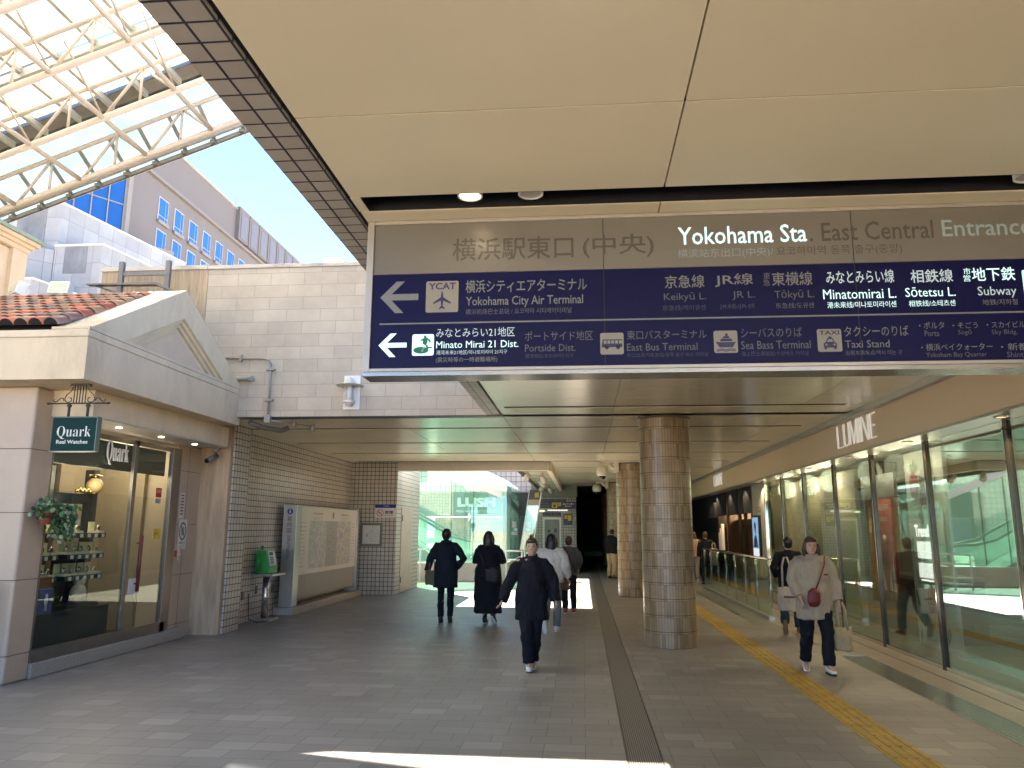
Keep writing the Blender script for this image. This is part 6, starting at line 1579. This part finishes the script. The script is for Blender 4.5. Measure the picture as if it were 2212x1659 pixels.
    for an, f in (('al', 'fl'), ('ar', 'fr')):
        c = V[an]; d = V[f].normalized(); sd = d.cross(Vector((0, 0, 1)) if abs(d.z) < .9 else Vector((0, 1, 0))).normalized(); up = sd.cross(d).normalized()
        q = lambda x, z: c + d * x + up * z
        mb.tube([q(-.075, -.035), q(-.03, -.03), q(.06, -.04), q(.14, -.052), q(.185, -.058)], [(.030, .034), (.040, .046), (.044, .038), (.046, .028), (.028, .018)], 14, up=sd)
        mb.tube([q(-.03, -.02), q(-.02, .03)], [.045, .042], 12)
        mb2.tube([q(-.085, -.076), q(0, -.076), q(.1, -.078), q(.198, -.074)], [(.032, .010), (.042, .012), (.050, .012), (.028, .009)], 14, up=sd)
    put(remesh(mb, .009, 2), 'shoes', outfit['shoes'], t_); put(remesh(mb2, .009, 1), 'soles', outfit.get('soles', mat('sole_black', (.02, .02, .02), .7)), t_)
    # jacket / coat
    hem, fl_, w_ = outfit['hem'], outfit.get('flare', 1.0), outfit.get('bulk', 1.0)
    mb = MB(); zs = [hem, (hem + .95) / 2 if hem < .9 else hem + .02, 1.0, 1.12, 1.28, 1.39, 1.44, 1.475]
    fx = lambda z: fl_ if z < .95 else 1 + (fl_ - 1) * max(0, (1.2 - z) / .25) if z < 1.2 else 1
    rs = [(.185 * fx(z) * w_, .145 * fx(z) * w_) for z in zs[:3]] + [(.175 * w_ * fx(1.12), .135 * w_ * fx(1.12)), (.185 * w_, .142 * w_), (.155 * w_, .115 * w_), (.09, .085), (.066, .064)]
    zz = zs
    mb.tube([L_((0, 0, z)) for z in zz], rs, 24, up=(1, 0, 0))
    sr_ = outfit.get('sleeve', 1.0)
    for s, sh, e, wv in ((-1, 'sl', 'el', 'wl'), (1, 'sr', 'er', 'wr')):
        a, b, c = L_(V[sh]), L_(V[e]), L_(V[wv])
        mb.tube([L_((s * .07, 0, 1.40)), a + Vector((-s * .02, 0, -.01)), a + (b - a) * .4, b, b + (c - b) * .5, c + (c - b).normalized() * outfit.get('cuff', -.01)], [.062, .078 * w_, .070 * sr_, .064 * sr_, .060 * sr_, .056 * sr_], 16)
    if outfit.get('hood'): mb.tube([L_((-.09, -.05, 1.43)), L_((0, -.10, 1.42)), L_((.09, -.05, 1.43))], [.05, .068, .05], 12); mb.tube([L_((-.08, .03, 1.46)), L_((0, -.07, 1.47)), L_((.08, .03, 1.46))], .04, 10)
    if outfit.get('collar'): mb.tube([L_((-.06, .05, 1.455)), L_((-.075, -.02, 1.475)), L_((0, -.07, 1.485)), L_((.075, -.02, 1.475)), L_((.06, .05, 1.455))], [(.02, .032)] * 5, 10)
    j = put(remesh(mb, .0125, 3, outfit.get('fold', .016), outfit.get('ff', 8), (1, 1, .55)), outfit.get('topname', 'jacket'), outfit['top'], t_)
    return t_, L_, V
blk = mat('cloth_black', (.010, .011, .015), .9, 0, .3, 30, .3, 300, .2)
blk2 = mat('coat_blue_black', (.012, .015, .024), .85, 0, .3, 30, .3, 300, .2)
navyc = mat('trousers_navy', (.009, .010, .016), .85, 0, .3, 30, .3, 300, .2)
fleece = mat('fleece_cream', (.36, .31, .235), .95, 0, .12, 40, .8, 160, .1)
puff = mat('puffer_white', (.56, .52, .46), .7, 0, .08, 20)
greyj = mat('jacket_grey', (.085, .082, .08), .85, 0, .2, 30, .3, 300, .2)
jean = mat('jeans_grey', (.16, .17, .18), .85, 0, .25, 40)
bjean = mat('jeans_teal', (.015, .045, .065), .85, 0, .25, 40)
chino = mat('chino_beige', (.42, .31, .18), .85, 0, .15, 30)
wsh = mat('shoe_white', (.72, .70, .68), .5, 0, .04, 20)
wsole = mat('sole_white', (.70, .68, .64), .6)
bsh = mat('shoe_black', (.012, .012, .013), .45)
def bag_box(name, label, loc, yaw, w_, d_, h_, m, handle=True, group=None, hl=.22, cat='bag', slouch=.02, hm=None):
    t_ = thing(name, label, cat, loc, group); ORG[t_] = Vector((0, 0, 0)); t_.rotation_euler = (0, 0, yaw)
    mb = MB(); mb.tube([(0, 0, 0), (0, 0, h_ * .12), (0, 0, h_ * .6), (0, 0, h_)], [(w_ * .40, d_ * .42), (w_ * .5, d_ * .5), (w_ * .5, d_ * .42), (w_ * .5, d_ * .22)], 20, up=(1, 0, 0))
    put(remesh(mb, .010, 1, slouch, 9), 'bag_body', m, t_)
    if handle:
        mb = MB()
        for s in (-1, 1): mb.tube([(-w_ * .22, s * d_ * .18, h_ - .03), (-w_ * .2, s * d_ * .1, h_ + hl * .7), (-w_ * .08, 0, h_ + hl), (w_ * .08, 0, h_ + hl), (w_ * .2, s * d_ * .1, h_ + hl * .7), (w_ * .22, s * d_ * .18, h_ - .03)], [(.014, .004)] * 6, 8)
        mb.build('handles', hm or m, t_)
    return t_

# man seen from behind, hand on hip, small bag
o1, L1, V1 = person('person seen from behind in a dark coat with a hand on the hip, leftmost walker', (-2.37, 13.42, 0), R(4), 1.57,
    dict(er=(.34, -.06, 1.16), wr=(.20, .05, .98), el=(-.29, -.02, 1.14), wl=(-.36, .03, .92), al=(-.075, -.02, .085), ar=(.095, .0, .085), kl=(-.085, .03, .49), kr=(.10, .03, .49)),
    dict(top=blk2, hem=.63, flare=1.18, bulk=1.06, hood=True, trousers=navyc, tr=.86, shoes=bsh, hair='short', sleeve=1.08, topname='coat'))
bag_box('shoulder_bag', 'small olive bag hanging at the left hip of the coated person on the left', (-2.60, 13.36, .62), R(20), .24, .11, .25, mat('bag_olive', (.10, .095, .05), .7, 0, .15, 20), True, None, .18)
# woman in a long black coat, one foot lifted behind
person('person in a long black coat dress walking away, arms folded in front, one heel lifted', (-1.62, 13.35, 0), R(-3), 1.53,
    dict(er=(.27, .06, 1.14), wr=(.06, .22, 1.16), el=(-.26, .06, 1.14), wl=(-.05, .22, 1.12), kr=(.10, .07, .49), ar=(.13, -.13, .17), fr=(.15, .75, -.65), al=(-.06, .03, .085), kl=(-.07, .05, .49)),
    dict(top=blk, hem=.20, flare=1.5, bulk=.98, trousers=blk, tr=.62, shoes=bsh, hair='bob', topname='coat', fold=.02, ff=9, soles=wsole))
t_ = thing('crossbody_bag', 'black crossbody bag with a strap on the back of the long black coat', 'bag', (-1.53, 13.18, .68)); ORG[t_] = Vector((0, 0, 0))
mb = MB(); mb.tube([(0, 0, 0), (0, 0, .04), (0, 0, .22), (0, 0, .26)], [(.12, .04), (.14, .055), (.14, .05), (.12, .03)], 18, up=(1, 0, 0)); put(remesh(mb, .009, 1, .012, 12), 'bag_body', mat('bag_leather', (.010, .010, .010), .5, 0, .2, 20, 0, 1, .3), t_)
mb = MB(); mb.tube([(-.10, -.0, .22), (-.18, -.005, .40), (-.25, .03, .58), (-.22, .12, .64)], [(.012, .004)] * 4, 8); mb.build('strap', MATS['bag_leather'], t_)
# woman walking towards the viewer in black
person('person in wide black jacket and white sneakers walking towards the viewer', (-.60, 9.16, 0), R(180), 1.47,
    dict(er=(.285, -.03, 1.16), wr=(.375, .08, .92), el=(-.275, -.03, 1.16), wl=(-.315, .02, .93), sl=(-.165, 0, 1.385), sr=(.165, 0, 1.385), ar=(.03, .10, .085), kr=(.06, .12, .50), al=(-.015, -.12, .10), kl=(-.05, .02, .49), fl=(0, .95, -.2), fr=(-.1, 1, .12), head=.0),
    dict(top=blk, hem=.64, flare=1.22, bulk=1.0, collar=1, trousers=navyc, tr=1.15, shoes=wsh, soles=wsole, hair='short', hairm=hair_br, sleeve=1.25, cuff=.05, fold=.022, ff=8))
# white puffer, walking away behind her
person('person in white puffer jacket and grey jeans, behind the black jacketed walker', (-.50, 12.35, 0), R(-8), 1.50,
    dict(al=(-.08, -.20, .20), kl=(-.09, .05, .49), fl=(0, .45, -.9), ar=(.06, .16, .085), kr=(.09, .12, .5), el=(-.27, .06, 1.15), wl=(-.16, .2, 1.0), er=(.27, -.02, 1.14), wr=(.27, .12, .96)),
    dict(top=puff, hem=.86, flare=1.05, bulk=1.2, trousers=jean, tr=1.0, shoes=wsh, soles=wsole, hair='long', sleeve=1.35, fold=.02, ff=10))
bag_box('brown_bag', 'brown shoulder bag between the white puffer jacket and the grey jacket', (-.28, 12.45, .64), R(70), .26, .10, .30, mat('bag_brown', (.13, .055, .03), .5, 0, .15, 20), True, None, .3)
person('person in grey jacket and red shoes walking away beside the white puffer', (-.28, 15.2, 0), R(-6), 1.44,
    dict(ar=(.10, .06, .085), al=(-.08, -.06, .085), er=(.26, .03, 1.14), wr=(.2, .2, 1.0), el=(-.25, .0, 1.13)),
    dict(top=greyj, hem=.84, flare=1.04, bulk=1.1, trousers=blk, tr=1.0, shoes=mat('shoe_red', (.32, .035, .03), .5), soles=wsole, hair='short', sleeve=1.15, hairm=hair_br))
t_ = thing('bag_strap', 'dark diagonal shoulder strap across the back of the grey jacket', 'strap', (-.28, 15.06, .98)); ORG[t_] = Vector((0, 0, 0))
mb = MB(); mb.tube([(.12, .0, -.2), (.05, -.015, 0), (-.05, -.01, .2), (-.10, .05, .27)], [(.018, .005)] * 4, 8); mb.build('strap', mat('strap_dark', (.04, .02, .015), .6), t_)
# man by the third column
person('person in a black jacket and beige trousers looking down beside the third column', (.93, 25.9, 0), R(-35), 1.58,
    dict(er=(.26, .06, 1.14), wr=(.08, .28, 1.20), el=(-.26, .06, 1.14), wl=(-.06, .28, 1.18), nod=.05),
    dict(top=blk, hem=.86, flare=1.04, bulk=1.1, trousers=chino, tr=1.15, shoes=mat('shoe_brown', (.12, .06, .03), .5), hair='short', hood=True))
# beige fleece woman
person('person in a cream fleece and navy trousers carrying a cream tote, walking towards the viewer', (2.66, 9.45, 0), R(176), 1.50,
    dict(ar=(.13, -.14, .10), kr=(.12, .02, .48), fr=(.1, .95, -.25), al=(-.10, .16, .085), kl=(-.11, .12, .50), fl=(-.12, 1, .05), er=(.26, .0, 1.14), wr=(.20, .14, .93), el=(-.27, -.02, 1.13), wl=(-.29, .05, .88)),
    dict(top=fleece, hem=.655, flare=1.10, bulk=1.16, trousers=navyc, tr=1.12, shoes=wsh, soles=mat('sole_black', (.02, .02, .02), .7), hair='bob', hairm=hair_br, sleeve=1.25, collar=1, fold=.02, ff=9, topname='fleece'))
text('N', (2.735, 9.185, .05), X, Z, .05, .05, navyc, None) if False else None
bag_box('tote_bag', 'cream canvas tote held low in the hand of the fleece wearing person', (2.93, 9.38, .235), R(15), .24, .12, .26, mat('canvas_cream', (.38, .32, .19), .85, 0, .08, 20, .2, 200), True, None, .28)
t_ = thing('crossbody_pouch', 'dark red crossbody pouch on a diagonal strap over the cream fleece', 'bag', (2.63, 9.26, .83)); ORG[t_] = Vector((0, 0, 0))
redl = mat('leather_dark_red', (.13, .015, .018), .5)
mb = MB(); mb.tube([(-.03, .0, -.10), (-.03, -.01, -.05), (-.02, -.01, .06), (-.01, 0, .10)], [(.05, .025), (.075, .04), (.07, .035), (.03, .02)], 16, up=(1, 0, 0)); put(remesh(mb, .008, 1), 'pouch', redl, t_)
mb = MB(); mb.tube([(.0, .0, .08), (.06, -.005, .22), (.12, .02, .36), (.15, .08, .46)], [(.009, .004)] * 4, 8); mb.build('strap', redl, t_)
mb = MB(); mb.box(2.735, 2.78, 9.26, 9.267, 1.075, 1.09)
solo('chest_label', 'tiny dark label on the chest of the cream fleece', 'label', mb, navyc)
# person in black behind, rear foot lifted, white tote on the shoulder
person('person in a black sweater and blue jeans half hidden behind the cream fleece', (3.24, 12.75, 0), R(-12), 1.47,
    dict(al=(-.13, -.22, .19), kl=(-.12, .03, .49), fl=(0, .35, -.94), ar=(.12, .18, .085), kr=(.11, .16, .5), el=(-.28, -.08, 1.14), wl=(-.22, .10, 1.0)),
    dict(top=blk, hem=.78, flare=1.05, bulk=1.08, trousers=bjean, tr=1.1, shoes=mat('shoe_tan', (.20, .11, .05), .6), soles=mat('sole_tan', (.25, .15, .07), .7), hair='short'))
tb2 = bag_box('tote_bag', 'white canvas tote with a brown print hanging from the shoulder of the black sweater', (3.12, 12.47, .36), R(-10), .29, .09, .36, mat('canvas_white', (.42, .38, .33), .85, 0, .06, 20, .2, 200), True, None, .45)
mb = MB(); mb.box(-.06, .10, -.055, -.047, .20, .23); mb.build('print', mat('print_brown', (.10, .06, .05), .7), tb2)
# two people at the far end of the balustrade
person('person in pale trousers and a beige top standing at the far end of the balustrade', (3.42, 24.6, 0), R(20), 1.52,
    dict(), dict(top=mat('top_beige', (.40, .30, .22), .85), hem=.85, trousers=mat('trousers_pale', (.50, .46, .40), .85), tr=1.1, shoes=wsh, soles=wsole, hair='bob', hairm=hair_br))
person('person dressed in black with a pale bag at the far end of the balustrade', (3.62, 23.6, 0), R(10), 1.52,
    dict(er=(.28, .05, 1.14), wr=(.26, .2, 1.0)), dict(top=blk2, hem=.80, trousers=blk, shoes=bsh, hair='short', hairm=hair_br))
bag_box('shoulder_bag', 'long white bag hanging beside the person in black at the balustrade', (3.84, 23.5, .56), R(10), .22, .12, .48, mat('canvas_white', (.42, .38, .33), .85), True, None, .16)

# leave nothing behind that is not part of the place
bpy.data.batch_remove(JUNK)
bpy.data.scenes.remove(TMP)
